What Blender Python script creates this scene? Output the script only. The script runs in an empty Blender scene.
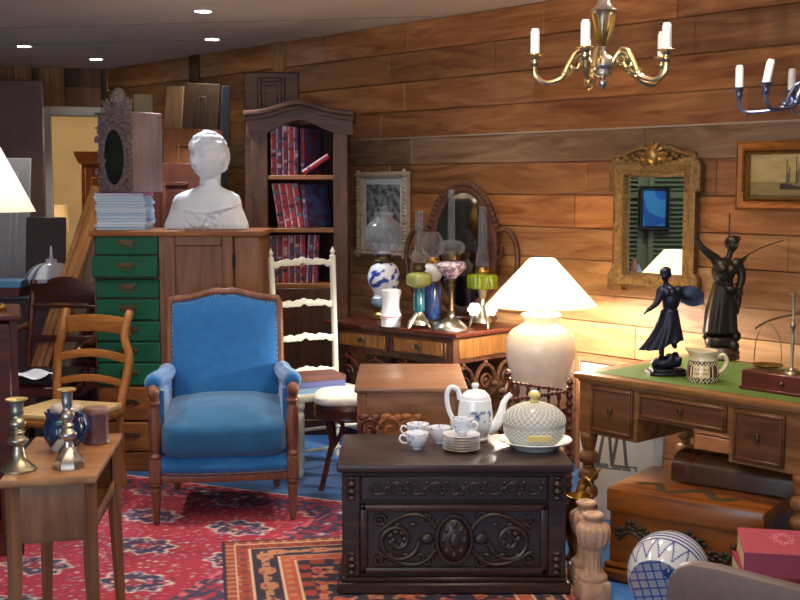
import bpy, bmesh, math, random
import numpy as np
from mathutils import Vector, Matrix, noise
random.seed(7)
PI = math.pi
C = bpy.context.scene.collection
# ---------------------------------------------------------------- camera model (pixels of the 800x600 frame -> places in the room)
F, EYE = 1150.0, 1.6
PITCH = math.atan(115 / F)
cp, sp = math.cos(PITCH), math.sin(PITCH)
def ray(px, py):
    u, v = (px - 400) / F, (300 - py) / F
    return Vector((u, cp + v * sp, -sp + v * cp))
def at(px, py, Y):
    r = ray(px, py); return r * (Y / r.y) + Vector((0, 0, EYE))
def on(px, py, h):
    r = ray(px, py); return r * ((h - EYE) / r.z) + Vector((0, 0, EYE))
WN, WD, WDIST = Vector((.743, .669, 0)), Vector((-.669, .743, 0)), 5.10
def onwall(px, py, off=0.0):
    r = ray(px, py); return r * ((WDIST - off) / r.dot(WN)) + Vector((0, 0, EYE))
WROT = math.atan2(-.743, .669)          # local +x runs right along the plank wall, local +y into it
# ---------------------------------------------------------------- materials
def lin(c):
    def f(v):
        v /= 255.0
        return v / 12.92 if v <= .04045 else ((v + .055) / 1.055) ** 2.4
    return (f(c[0]), f(c[1]), f(c[2]), 1)
def newmat(name):
    m = bpy.data.materials.new(name); m.use_nodes = True
    nt = m.node_tree; b = nt.nodes['Principled BSDF']
    return m, nt, b
def plain(name, c, rough=.5, metal=0, spec=.5, coat=0, var=.0, vscale=20, bump=0, sheen=0, trans=0):
    m, nt, b = newmat(name)
    b.inputs['Base Color'].default_value = lin(c)
    b.inputs['Roughness'].default_value = rough; b.inputs['Metallic'].default_value = metal
    b.inputs['Specular IOR Level'].default_value = spec
    b.inputs['Coat Weight'].default_value = coat; b.inputs['Sheen Weight'].default_value = sheen
    b.inputs['Transmission Weight'].default_value = trans
    if var or bump:
        tc = nt.nodes.new('ShaderNodeTexCoord'); n = nt.nodes.new('ShaderNodeTexNoise')
        n.inputs['Scale'].default_value = vscale; n.inputs['Detail'].default_value = 5
        nt.links.new(tc.outputs['Object'], n.inputs['Vector'])
        if var:
            r = nt.nodes.new('ShaderNodeValToRGB'); l = lin(c)
            r.color_ramp.elements[0].position = .3; r.color_ramp.elements[1].position = .7
            r.color_ramp.elements[0].color = tuple(v * (1 - var) for v in l[:3]) + (1,)
            r.color_ramp.elements[1].color = tuple(min(1, v * (1 + var)) for v in l[:3]) + (1,)
            nt.links.new(n.outputs['Fac'], r.inputs['Fac']); nt.links.new(r.outputs['Color'], b.inputs['Base Color'])
        if bump:
            bp = nt.nodes.new('ShaderNodeBump'); bp.inputs['Strength'].default_value = bump; bp.inputs['Distance'].default_value = .01
            nt.links.new(n.outputs['Fac'], bp.inputs['Height']); nt.links.new(bp.outputs['Normal'], b.inputs['Normal'])
    return m
def wood(name, c1, c2, axis='x', scale=14, rough=.42, coat=.15, attr=False):
    m, nt, b = newmat(name)
    tc = nt.nodes.new('ShaderNodeTexCoord'); mp = nt.nodes.new('ShaderNodeMapping')
    s = [scale, scale, scale]; s['xyz'.index(axis)] = scale * .12
    mp.inputs['Scale'].default_value = s
    n = nt.nodes.new('ShaderNodeTexNoise'); n.inputs['Scale'].default_value = 1.0
    n.inputs['Detail'].default_value = 7; n.inputs['Roughness'].default_value = .62; n.inputs['Distortion'].default_value = 1.2
    r = nt.nodes.new('ShaderNodeValToRGB')
    r.color_ramp.elements[0].position = .30; r.color_ramp.elements[1].position = .72
    r.color_ramp.elements[0].color = lin(c1); r.color_ramp.elements[1].color = lin(c2)
    nt.links.new(tc.outputs['Object'], mp.inputs['Vector']); nt.links.new(mp.outputs['Vector'], n.inputs['Vector'])
    nt.links.new(n.outputs['Fac'], r.inputs['Fac'])
    src = r.outputs['Color']
    if attr:
        a = nt.nodes.new('ShaderNodeAttribute'); a.attribute_name = 'Col'
        mx = nt.nodes.new('ShaderNodeMix'); mx.data_type = 'RGBA'; mx.blend_type = 'MULTIPLY'; mx.inputs['Factor'].default_value = 1
        nt.links.new(src, mx.inputs['A']); nt.links.new(a.outputs['Color'], mx.inputs['B']); src = mx.outputs['Result']
    nt.links.new(src, b.inputs['Base Color'])
    b.inputs['Roughness'].default_value = rough; b.inputs['Coat Weight'].default_value = coat; b.inputs['Coat Roughness'].default_value = .25; b.inputs['Specular IOR Level'].default_value = .32
    bp = nt.nodes.new('ShaderNodeBump'); bp.inputs['Strength'].default_value = .12; bp.inputs['Distance'].default_value = .004
    nt.links.new(n.outputs['Fac'], bp.inputs['Height']); nt.links.new(bp.outputs['Normal'], b.inputs['Normal'])
    return m
def painted(name, rough=.6, metal=0, bump=0, bscale=200, coat=0):
    """colour from the mesh's own 'Col' pattern (glaze, weave, print)"""
    m, nt, b = newmat(name)
    a = nt.nodes.new('ShaderNodeAttribute'); a.attribute_name = 'Col'
    nt.links.new(a.outputs['Color'], b.inputs['Base Color'])
    b.inputs['Roughness'].default_value = rough; b.inputs['Metallic'].default_value = metal; b.inputs['Coat Weight'].default_value = coat
    if bump:
        tc = nt.nodes.new('ShaderNodeTexCoord'); n = nt.nodes.new('ShaderNodeTexNoise'); n.inputs['Scale'].default_value = bscale
        bp = nt.nodes.new('ShaderNodeBump'); bp.inputs['Strength'].default_value = bump; bp.inputs['Distance'].default_value = .004
        nt.links.new(tc.outputs['Object'], n.inputs['Vector'])
        nt.links.new(n.outputs['Fac'], bp.inputs['Height']); nt.links.new(bp.outputs['Normal'], b.inputs['Normal'])
    return m
def thin_glass(name, tint=(235, 240, 245), edge=.55, body=.06, bodycol=(230, 235, 240), rough=.03):
    m, nt, b = newmat(name); nt.nodes.remove(b)
    out = nt.nodes['Material Output']
    t = nt.nodes.new('ShaderNodeBsdfTransparent'); t.inputs['Color'].default_value = lin(tint)
    g = nt.nodes.new('ShaderNodeBsdfGlossy'); g.inputs['Roughness'].default_value = rough
    d = nt.nodes.new('ShaderNodeBsdfTranslucent'); d.inputs['Color'].default_value = lin(bodycol)
    d2 = nt.nodes.new('ShaderNodeBsdfDiffuse'); d2.inputs['Color'].default_value = lin(bodycol)
    ad = nt.nodes.new('ShaderNodeMixShader'); ad.inputs[0].default_value = .5
    lw = nt.nodes.new('ShaderNodeLayerWeight'); lw.inputs['Blend'].default_value = .25
    mul = nt.nodes.new('ShaderNodeMath'); mul.operation = 'MULTIPLY'; mul.inputs[1].default_value = edge
    m1 = nt.nodes.new('ShaderNodeMixShader'); m2 = nt.nodes.new('ShaderNodeMixShader'); m2.inputs[0].default_value = body
    L = nt.links
    L.new(lw.outputs['Fresnel'], mul.inputs[0]); L.new(mul.outputs[0], m1.inputs[0])
    L.new(t.outputs[0], m1.inputs[1]); L.new(g.outputs[0], m1.inputs[2])
    L.new(d.outputs[0], ad.inputs[1]); L.new(d2.outputs[0], ad.inputs[2])
    L.new(m1.outputs[0], m2.inputs[1]); L.new(ad.outputs[0], m2.inputs[2]); L.new(m2.outputs[0], out.inputs['Surface'])
    return m
def shade_mat(name, c, trans=.6, emit=0.0):
    m, nt, b = newmat(name); nt.nodes.remove(b); out = nt.nodes['Material Output']
    d = nt.nodes.new('ShaderNodeBsdfDiffuse'); d.inputs['Color'].default_value = lin(c)
    t = nt.nodes.new('ShaderNodeBsdfTranslucent'); t.inputs['Color'].default_value = lin(c)
    mx = nt.nodes.new('ShaderNodeMixShader'); mx.inputs[0].default_value = trans
    nt.links.new(d.outputs[0], mx.inputs[1]); nt.links.new(t.outputs[0], mx.inputs[2])
    last = mx
    if emit:
        e = nt.nodes.new('ShaderNodeEmission'); e.inputs['Color'].default_value = lin(c); e.inputs['Strength'].default_value = emit
        a = nt.nodes.new('ShaderNodeAddShader'); nt.links.new(mx.outputs[0], a.inputs[0]); nt.links.new(e.outputs[0], a.inputs[1]); last = a
    nt.links.new(last.outputs[0], out.inputs['Surface'])
    return m
def emitter(name, c, s):
    m, nt, b = newmat(name)
    b.inputs['Base Color'].default_value = lin(c); b.inputs['Emission Color'].default_value = lin(c); b.inputs['Emission Strength'].default_value = s
    return m
M = {}
M['plank'] = wood('plank_wood', (158, 128, 104), (246, 236, 224), 'x', 13, .5, .2, attr=True)
M['board'] = wood('board_wood', (150, 120, 96), (240, 225, 208), 'z', 9, .6, .05, attr=True)
M['gap'] = plain('plank_gap', (40, 26, 18), .9)
M['ceiling'] = plain('ceiling_plaster', (226, 206, 186), .85, var=.05, vscale=2)
M['carpet'] = plain('blue_carpet', (14, 96, 168), .95, var=.18, vscale=60, bump=.4, sheen=.3)
M['white_paint'] = plain('white_paint', (214, 212, 206), .5)
M['cream_wall'] = plain('cream_wall', (226, 205, 160), .8, var=.06, vscale=3)
M['walnut'] = wood('walnut', (52, 28, 17), (94, 56, 35), 'x', 16, .5, .05)
M['walnut_v'] = wood('walnut_upright', (52, 28, 17), (94, 56, 35), 'z', 16, .5, .05)
M['cabwood'] = wood('cabinet_wood', (92, 56, 34), (142, 94, 62), 'z', 12, .5, .05)
M['cabwood_x'] = wood('cabinet_drawer_wood', (100, 56, 26), (156, 96, 48), 'x', 12, .48, .05)
M['dark'] = wood('dark_oak', (34, 21, 18), (66, 44, 38), 'x', 16, .42, .2)
M['dark_carve'] = plain('dark_carved_oak', (46, 30, 27), .42, coat=.15, var=.25, vscale=40)
M['mahog'] = wood('mahogany', (50, 18, 12), (96, 42, 26), 'x', 14, .3, .4)
M['bergwood'] = wood('chair_frame_wood', (84, 46, 32), (138, 88, 66), 'z', 16, .4)
M['oak'] = wood('honey_oak', (112, 66, 28), (182, 122, 66), 'x', 14, .4)
M['oak_v'] = wood('honey_oak_upright', (112, 66, 28), (182, 122, 66), 'z', 14, .4)
M['bedside'] = wood('bedside_wood', (120, 74, 40), (186, 134, 86), 'x', 12, .42)
M['bedside_v'] = wood('bedside_upright_wood', (96, 58, 34), (146, 98, 62), 'z', 12, .42)
M['boxwood'] = wood('box_table_wood', (104, 68, 46), (158, 112, 82), 'x', 13, .32, .4)
M['desk'] = wood('desk_wood', (92, 56, 26), (152, 104, 58), 'x', 14, .42, .2)
M['desk_d'] = wood('desk_drawer_wood', (72, 40, 22), (114, 70, 40), 'x', 14, .42, .2)
M['burl'] = wood('burl_wood', (88, 52, 24), (154, 102, 52), 'z', 36, .32, .4)
M['redwood'] = wood('red_brown_panel', (62, 28, 18), (104, 52, 34), 'z', 10, .5)
M['orangewood'] = wood('orange_brown_panel', (112, 62, 30), (160, 98, 54), 'z', 10, .5)
M['palewood'] = wood('pale_board', (116, 84, 54), (164, 128, 90), 'z', 10, .6, 0)
M['greywood'] = wood('grey_brown_board', (76, 56, 42), (116, 90, 70), 'z', 10, .6, 0)
M['chestwood'] = wood('lacquered_carved_wood', (78, 40, 14), (150, 84, 28), 'x', 12, .3, .5)
M['clockwood'] = wood('weathered_clock_wood', (116, 92, 92), (160, 134, 132), 'z', 12, .5)
M['clockcarve'] = plain('carved_grey_brown', (126, 108, 108), .5, var=.5, vscale=60, bump=.8)
M['green_drawer'] = plain('green_painted_leather', (8, 82, 60), .6, var=.12, vscale=8, spec=.3)
M['brass'] = plain('aged_brass', (196, 158, 84), .3, 1, var=.15, vscale=30)
M['pewter'] = plain('brushed_pewter', (178, 168, 142), .32, 1, var=.15, vscale=30)
M['silver'] = plain('tarnished_silver', (190, 180, 168), .3, 1, var=.2, vscale=40)
M['darkbrass'] = plain('dull_brass', (100, 84, 60), .55, 1)
M['iron'] = plain('painted_iron', (112, 122, 150), .3, .9)
M['bronze'] = plain('dark_bronze', (44, 42, 44), .34, .75, var=.3, vscale=40)
M['bronze_blue'] = plain('blue_grey_bronze', (42, 46, 60), .36, .7, var=.2, vscale=40)
M['bronze_brown'] = plain('brown_bronze', (60, 52, 46), .4, .7, var=.3, vscale=40)
M['blue_fab'] = plain('blue_velvet', (12, 98, 162), .85, var=.12, vscale=18, bump=.15, sheen=.4)
M['blue_cush'] = plain('blue_cushion_velvet', (16, 90, 138), .85, var=.16, vscale=9, bump=.2, sheen=.3)
M['plaster'] = plain('white_plaster', (228, 236, 246), .7, var=.05, vscale=16, bump=.25)
M['plaster_rough'] = plain('rough_white_plaster', (222, 228, 236), .75, var=.08, vscale=30, bump=1.0)
M['white_chair'] = plain('cream_white_paint', (222, 222, 206), .4, var=.04, vscale=20)
M['rush'] = wood('woven_rush', (176, 146, 96), (226, 202, 156), 'x', 60, .8, 0)
M['porcelain'] = plain('white_porcelain', (232, 236, 242), .12, coat=.6)
M['opal'] = plain('opal_glass', (226, 230, 236), .2, coat=.4)
M['leather'] = plain('green_leather', (88, 112, 48), .5, var=.12, vscale=30)
M['marble'] = plain('pale_marble', (240, 232, 216), .25, var=.08, vscale=12, coat=.5)
M['candle'] = plain('candle_sleeve', (240, 238, 232), .5)
M['glass'] = thin_glass('clear_thin_glass', edge=.9, body=.09)
M['frost'] = thin_glass('frosted_glass', tint=(232, 236, 240), edge=.5, body=.2, rough=.15)
M['purpleglass'] = thin_glass('violet_tinted_glass', tint=(228, 218, 236), edge=.9, body=.12)
M['cutglass'] = thin_glass('cut_glass', tint=(234, 236, 238), edge=.8, body=.42, bodycol=(236, 236, 234))
M['pane'] = thin_glass('cabinet_glass', tint=(120, 130, 150), edge=.5, body=.08, bodycol=(40, 50, 80))
M['greenglass'] = plain('green_glass', (128, 150, 30), .12, coat=.6, var=.15, vscale=30)
M['paleglass'] = plain('pale_green_glass', (150, 156, 84), .12, coat=.6)
M['tealglass'] = plain('teal_glaze', (20, 84, 100), .15, coat=.6, var=.3, vscale=50)
M['blueglaze'] = plain('blue_glaze', (24, 50, 96), .15, coat=.6, var=.3, vscale=30)
M['mirror'] = plain('silvered_mirror', (225, 228, 230), .015, 1)
M['oldmirror'] = plain('old_mirror', (150, 150, 150), .05, 1)
M['gilt'] = plain('dull_gilt', (126, 98, 58), .42, .5, var=.35, vscale=60, bump=.8)
M['giltbright'] = plain('gilt_highlight', (160, 124, 70), .32, .7, var=.25, vscale=60)
M['giltframe'] = plain('gilt_picture_frame', (150, 92, 36), .35, .5, var=.2, vscale=25)
M['stone'] = plain('pinkish_stone', (178, 140, 112), .8, var=.2, vscale=30, bump=.5)
M['redbook'] = plain('red_cloth_cover', (134, 36, 50), .6, var=.1, vscale=60)
M['paper'] = plain('book_pages', (206, 178, 132), .8, var=.06, vscale=80)
M['white_paper'] = plain('white_paper_edges', (206, 222, 236), .7)
M['greyfab'] = plain('grey_brown_leather', (104, 84, 80), .55, var=.12, vscale=30, bump=.15)
M['paint'] = painted('painted_pattern', .6)
M['glaze'] = painted('painted_glaze', .14, coat=.5)
M['weave'] = painted('woven_pile', .95, bump=.5, bscale=300)
M['twist'] = wood('turned_mahogany', (56, 22, 14), (104, 48, 30), 'z', 14, .3, .4)
M['black'] = plain('black_paint', (16, 14, 16), .5)
M['yellow'] = plain('pale_yellow', (220, 200, 124), .4, coat=.3)
M['shade_big'] = shade_mat('cream_lampshade', (255, 242, 214), .62)
M['shade_white'] = shade_mat('white_lampshade', (250, 246, 236), .55)
M['bulb'] = emitter('lit_bulb', (255, 236, 200), 12)
M['spotlit'] = emitter('lit_downlight', (255, 250, 240), 14)
# ---------------------------------------------------------------- geometry helpers
class MB:
    def __init__(s): s.bm = bmesh.new(); s.cl = None
    def _place(s, vs, T):
        if T is not None:
            for v in vs: v.co = T @ v.co
        return s
    def box(s, c, size, bev=0, T=None, seg=1):
        r = bmesh.ops.create_cube(s.bm, size=1); vs = r['verts']
        for v in vs: v.co = Vector((v.co.x * size[0] + c[0], v.co.y * size[1] + c[1], v.co.z * size[2] + c[2]))
        s._place(vs, T)
        if bev:
            es = list({e for v in vs for e in v.link_edges})
            bmesh.ops.bevel(s.bm, geom=es, offset=min(bev, .45 * min(size)), segments=seg, profile=.5, affect='EDGES')
        return s
    def span(s, a, b, bev=0, T=None, seg=1):
        return s.box([(a[i] + b[i]) / 2 for i in range(3)], [abs(b[i] - a[i]) for i in range(3)], bev, T, seg)
    def prism(s, pts, lo, hi, plane='xy', bev=0, T=None):
        """outline in a plane, extruded along the third axis from lo to hi"""
        def P(a, b, h): return {'xy': (a, b, h), 'xz': (a, h, b), 'yz': (h, a, b)}[plane]
        A = [s.bm.verts.new(P(x, y, lo)) for x, y in pts]; B = [s.bm.verts.new(P(x, y, hi)) for x, y in pts]
        n = len(pts); fs = [s.bm.faces.new(A), s.bm.faces.new(B)]
        for i in range(n): fs.append(s.bm.faces.new((A[i], A[(i + 1) % n], B[(i + 1) % n], B[i])))
        s._place(A + B, T)
        bmesh.ops.recalc_face_normals(s.bm, faces=fs)
        if bev:
            bmesh.ops.bevel(s.bm, geom=[e for f in fs[:2] for e in f.edges], offset=bev, segments=2, profile=.5, affect='EDGES')
        return s
    def lathe(s, prof, seg=20, c=(0, 0, 0), T=None, sx=1, sy=1, rib=0, nrib=0, cap=True):
        rings = []; vs = []
        for r, z in prof:
            ring = []
            for i in range(seg):
                a = 2 * PI * i / seg; rr = r * (1 + rib * math.cos(a * nrib)) if nrib else r
                ring.append(s.bm.verts.new((c[0] + rr * math.cos(a) * sx, c[1] + rr * math.sin(a) * sy, c[2] + z)))
            rings.append(ring); vs += ring
        fs = []
        for A, B in zip(rings, rings[1:]):
            for i in range(seg):
                fs.append(s.bm.faces.new((A[i], A[(i + 1) % seg], B[(i + 1) % seg], B[i])))
        if cap:
            if prof[0][0] > 1e-4: fs.append(s.bm.faces.new(list(reversed(rings[0]))))
            if prof[-1][0] > 1e-4: fs.append(s.bm.faces.new(rings[-1]))
        s._place(vs, T)
        bmesh.ops.recalc_face_normals(s.bm, faces=fs)
        return s
    def tube(s, pts, r, seg=8, closed=False, T=None, flat=1):
        pts = [Vector(p) for p in pts]; n = len(pts)
        rs = [r] * n if not hasattr(r, '__len__') else r
        rings = []; vs = []; up = None
        for i, p in enumerate(pts):
            t = (pts[(i + 1) % n] - pts[i - 1]) if closed else (pts[min(i + 1, n - 1)] - pts[max(i - 1, 0)])
            if t.length < 1e-9: t = Vector((0, 0, 1))
            t.normalize()
            if up is None:
                up = Vector((0, 0, 1)) if abs(t.z) < .9 else Vector((0, 1, 0))
            a = up.cross(t)
            if a.length < 1e-6: a = Vector((1, 0, 0)).cross(t)
            a.normalize(); b = t.cross(a); up = b
            ring = [s.bm.verts.new(p + (a * math.cos(2 * PI * k / seg) + b * math.sin(2 * PI * k / seg) * flat) * rs[i]) for k in range(seg)]
            rings.append(ring); vs += ring
        fs = []
        prs = list(zip(rings, rings[1:])) + ([(rings[-1], rings[0])] if closed else [])
        for A, B in prs:
            for k in range(seg): fs.append(s.bm.faces.new((A[k], A[(k + 1) % seg], B[(k + 1) % seg], B[k])))
        if not closed:
            fs.append(s.bm.faces.new(list(reversed(rings[0])))); fs.append(s.bm.faces.new(rings[-1]))
        s._place(vs, T)
        bmesh.ops.recalc_face_normals(s.bm, faces=fs)
        return s
    def ball(s, c, r, u=16, v=10, T=None):
        r = (r, r, r) if not hasattr(r, '__len__') else r
        vs = bmesh.ops.create_uvsphere(s.bm, u_segments=u, v_segments=v, radius=1)['verts']
        for w in vs: w.co = Vector((w.co.x * r[0] + c[0], w.co.y * r[1] + c[1], w.co.z * r[2] + c[2]))
        return s._place(vs, T)
    def surf(s, nu, nv, fn, closeu=False, cap=False):
        g = [[s.bm.verts.new(fn(i / (nu if closeu else nu - 1), j / (nv - 1))) for i in range(nu)] for j in range(nv)]
        fs = []
        for j in range(nv - 1):
            for i in range(nu if closeu else nu - 1):
                fs.append(s.bm.faces.new((g[j][i], g[j][(i + 1) % nu], g[j + 1][(i + 1) % nu], g[j + 1][i])))
        if cap: fs += [s.bm.faces.new(list(reversed(g[0]))), s.bm.faces.new(g[-1])]
        bmesh.ops.recalc_face_normals(s.bm, faces=fs)
        return s
    def pillow(s, c, size, e1=.35, e2=.45, nu=40, nv=20, T=None, fn=None):
        """a stuffed rounded block (superellipsoid)"""
        def pw(v, e): return math.copysign(abs(v) ** e, v)
        rows = []; vs = []
        for j in range(nv + 1):
            ph = -PI / 2 + PI * j / nv; ring = []
            for i in range(nu):
                th = 2 * PI * i / nu
                x = pw(math.cos(ph), e2) * pw(math.cos(th), e1); y = pw(math.cos(ph), e2) * pw(math.sin(th), e1); z = pw(math.sin(ph), e2)
                p = Vector((x * size[0] / 2, y * size[1] / 2, z * size[2] / 2))
                if fn: p = fn(p)
                ring.append(s.bm.verts.new(p + Vector(c)))
            rows.append(ring); vs += ring
        for A, B in zip(rows, rows[1:]):
            for i in range(nu): s.bm.faces.new((A[i], A[(i + 1) % nu], B[(i + 1) % nu], B[i]))
        s._place(vs, T)
        bmesh.ops.remove_doubles(s.bm, verts=vs, dist=1e-5)
        return s
    def build(s, name, mat, parent=None, loc=None, rotz=0, smooth=True, ang=38, color=None):
        me = bpy.data.meshes.new(name); s.bm.to_mesh(me); s.bm.free()
        me.materials.append(M[mat] if isinstance(mat, str) else mat)
        if smooth:
            me.polygons.foreach_set('use_smooth', [True] * len(me.polygons)); me.set_sharp_from_angle(angle=math.radians(ang))
        if color:
            at_ = me.color_attributes.new('Col', 'FLOAT_COLOR', 'POINT')
            buf = []
            for v in me.vertices: buf.extend(lin(color(v.co)))
            at_.data.foreach_set('color', buf)
        o = bpy.data.objects.new(name, me); C.objects.link(o)
        if parent: o.parent = parent
        if loc is not None: o.location = loc
        if rotz: o.rotation_euler = (0, 0, rotz)
        return o
def tag(o, label, cat, group=None, kind=None):
    o['label'] = label; o['category'] = cat
    if group: o['group'] = group
    if kind: o['kind'] = kind
    return o
def thing(name, label, cat, loc=(0, 0, 0), rotz=0, group=None):
    o = bpy.data.objects.new(name, None); C.objects.link(o); o.empty_display_size = .05
    o.location = loc; o.rotation_euler = (0, 0, rotz)
    return tag(o, label, cat, group)
def struct(o): o['kind'] = 'structure'; return o
def dup(o, loc, rotz=None, label=None, group=None, scale=None):
    r = o.copy(); C.objects.link(r); r.location = loc
    if rotz is not None: r.rotation_euler = (0, 0, rotz)
    if label: r['label'] = label
    if group: r['group'] = group
    if scale: r.scale = scale
    for ch in list(o.children):
        c = ch.copy(); C.objects.link(c); c.parent = r
        for g in list(ch.children):
            d = g.copy(); C.objects.link(d); d.parent = c
    return r
def spiral(cx, cz, r0, r1, a0, turns, n=26, y=0):
    return [(cx + (r0 + (r1 - r0) * t / (n - 1)) * math.cos(a0 + turns * 2 * PI * t / (n - 1)), y, cz + (r0 + (r1 - r0) * t / (n - 1)) * math.sin(a0 + turns * 2 * PI * t / (n - 1))) for t in range(n)]
def bez(p, n=14):
    p = [Vector(q) for q in p]; out = []
    for i in range(n):
        t = i / (n - 1); q = list(p)
        while len(q) > 1: q = [q[k].lerp(q[k + 1], t) for k in range(len(q) - 1)]
        out.append(q[0])
    return out
def catmull(p, k=6):
    p = [Vector(q) for q in p]; out = []
    for i in range(len(p) - 1):
        a, b, c, d = p[max(i - 1, 0)], p[i], p[i + 1], p[min(i + 2, len(p) - 1)]
        for j in range(k):
            t = j / k
            out.append(.5 * ((2 * b) + (c - a) * t + (2 * a - 5 * b + 4 * c - d) * t * t + (3 * b - a - 3 * c + d) * t ** 3))
    out.append(p[-1]); return out
def smoothprof(p, k=4):
    return [(max(q.x, 0), q.y) for q in catmull([(a, b, 0) for a, b in p], k)]
def mat3(loc=(0, 0, 0), rx=0, ry=0, rz=0, s=(1, 1, 1)):
    return Matrix.Translation(loc) @ Matrix.Rotation(rz, 4, 'Z') @ Matrix.Rotation(ry, 4, 'Y') @ Matrix.Rotation(rx, 4, 'X') @ Matrix.Diagonal((*s, 1))
ORD = ['first', 'second', 'third', 'fourth', 'fifth', 'sixth', 'seventh', 'eighth', 'ninth', 'tenth', 'eleventh', 'twelfth', 'thirteenth']
def bail(w=.06):
    mb = MB()
    mb.box((0, -.002, 0), (w * 1.15, .004, w * .34), .002)
    for sx in (-1, 1): mb.ball((sx * w * .42, -.008, .002), .006, 8, 6)
    mb.tube(bez([(-w * .42, -.01, .002), (-w * .45, -.014, -w * .45), (w * .45, -.014, -w * .45), (w * .42, -.01, .002)], 10), .003, 6)
    return mb
def remeshed(mb, voxel, name, mat, parent=None, smooth_it=3, loc=None, color=None):
    me = bpy.data.meshes.new('tmp'); mb.bm.to_mesh(me); mb.bm.free()
    o = bpy.data.objects.new('tmp', me); C.objects.link(o)
    m = o.modifiers.new('r', 'REMESH'); m.mode = 'VOXEL'; m.voxel_size = voxel
    if smooth_it:
        k = o.modifiers.new('s', 'SMOOTH'); k.iterations = smooth_it; k.factor = .5
    dg = bpy.context.evaluated_depsgraph_get(); dg.update()
    nm = bpy.data.meshes.new_from_object(o.evaluated_get(dg)); bpy.data.objects.remove(o)
    nm.name = name; nm.materials.clear(); nm.materials.append(M[mat])
    nm.polygons.foreach_set('use_smooth', [True] * len(nm.polygons))
    r = bpy.data.objects.new(name, nm); C.objects.link(r)
    if parent: r.parent = parent
    if loc is not None: r.location = loc
    return r
# ---------------------------------------------------------------- the room
CEIL = 2.645
mb = MB(); mb.span((-6, -2, -.05), (6, 15.5, 0)); struct(mb.build('floor', 'carpet'))
mb = MB(); mb.span((-6, -2, CEIL), (6, 15.5, CEIL + .05)); struct(mb.build('ceiling', 'ceiling'))
m2 = MB()
for a, b in ((( -4.1, 8.1), (.2, 7.3)), ((-4.1, 9.0), (-.6, 8.3)), ((-4.1, 6.0), (1.2, 5.2))):
    d = Vector((b[0] - a[0], b[1] - a[1], 0)); L = d.length
    m2.box((0, 0, 0), (L, .012, .003), T=Matrix.Translation(((a[0] + b[0]) / 2, (a[1] + b[1]) / 2, CEIL - .0005)) @ Matrix.Rotation(math.atan2(d.y, d.x), 4, 'Z'))
struct(m2.build('trim_3', plain('ceiling_seam', (150, 130, 112), .9)))
TINT = {'o': (194, 138, 90), 't': (198, 152, 108), 'g': (156, 132, 112), 'b': (170, 124, 86), 'd': (140, 88, 52), 'l': (214, 172, 124)}
def plank_wall(name, rows, x0, x1, mat, tints, vertical=False, seed=1, zr=None):
    rnd = random.Random(seed); mb = MB(); cols = []
    for k, (lo, hi) in enumerate(rows):
        p = x0 - rnd.uniform(0, 1.2)
        while p < x1:
            q = p + rnd.uniform(.75, 1.9)
            a, b = max(p, x0), min(q, x1)
            if b - a > .01:
                jit = rnd.uniform(-.003, .003); n0 = len(mb.bm.verts)
                if vertical: mb.span((lo + .002, jit, a), (hi - .002, .03, b), .003)
                else: mb.span((a + .001, jit, lo + .003), (b - .001, .03, hi - .003), .003)
                t = tints[k] if not rnd.random() < .15 else rnd.choice(tints)
                f = rnd.uniform(.9, 1.07); cols += [tuple(min(255, c * f) for c in TINT[t])] * (len(mb.bm.verts) - n0)
            p = q
    it = iter(cols)
    if vertical: mb.span((rows[0][0], .02, x0), (rows[-1][1], .09, x1))
    else: mb.span((x0, .02, rows[0][0]), (x1, .09, rows[-1][1]))
    return mb.build(name, mat, smooth=False, color=lambda c: next(it, (60, 40, 26)))
zz = [0, .14, .31, .48, .652, .836, .992, 1.18, 1.357, 1.544, 1.731, 1.906, 2.077, 2.264, 2.455, CEIL]
w = plank_wall('wall_right', list(zip(zz, zz[1:])), -9.63, 1.2, 'plank', ['b', 'b', 't', 't', 'l', 't', 'l', 't', 'o', 'b', 'g', 'b', 'o', 'b', 'o', 'b'][:15], seed=5)
w.location = WN * WDIST; w.rotation_euler = (0, 0, WROT); struct(w)
mb = MB(); mb.span((-6.2, -.006, 1.901), (1.2, .02, 1.911), .002)
o = mb.build('trim_1', plain('grey_batten', (170, 150, 136), .5)); o.location = WN * WDIST; o.rotation_euler = (0, 0, WROT); struct(o)
# uprights nailed over the joints at the far end
for k, px in enumerate((280, 195)):
    p = onwall(px, 62); s = -(p - WN * WDIST).dot(WD)
    mb = MB(); mb.span((s - .07, -.02, 2.0 if k else 2.28), (s + .07, .01, CEIL), .004)
    o = mb.build('trim_%d' % (4 + k), M['palewood'] if not k else M['walnut_v']); o.location = WN * WDIST; o.rotation_euler = (0, 0, WROT); struct(o)
# far wall with the open doorway
K = WN * WDIST + WD * 9.63; BD = Vector((.972, .234, 0)); BN = Vector((-.234, .972, 0))
def bx(px):
    r = ray(px, 200); k = K.dot(BN) / r.dot(BN); return (r * k - K).dot(BD)
BROT = math.atan2(.234, .972)
xa, xb, DH = bx(53), bx(104), 2.22
def vert_rows(a, b):
    out = [a]
    while out[-1] < b - .12: out.append(min(b, out[-1] + random.choice([.13, .17, .2, .15])))
    if len(out) == 1: out.append(b)
    out[-1] = b
    return list(zip(out, out[1:]))
for nm, a, b, z0, z1 in (('wall_back', xb, 0, 0, CEIL), ('wall_back_left', -3.0, xa, 0, CEIL), ('wall_back_header', xa, xb, DH, CEIL)):
    r = vert_rows(a, b); o = plank_wall(nm, r, z0, z1, 'board', [random.choice('dbdbt') for _ in r], True, seed=len(nm))
    o.location = K; o.rotation_euler = (0, 0, BROT); struct(o)
mb = MB()
mb.span((xa - .10, -.06, 0), (xa, .10, DH + .08), .006); mb.span((xb, -.04, 0), (xb + .06, .10, DH + .08), .006); mb.span((xa, -.06, DH), (xb, .10, DH + .08), .006)
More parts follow.
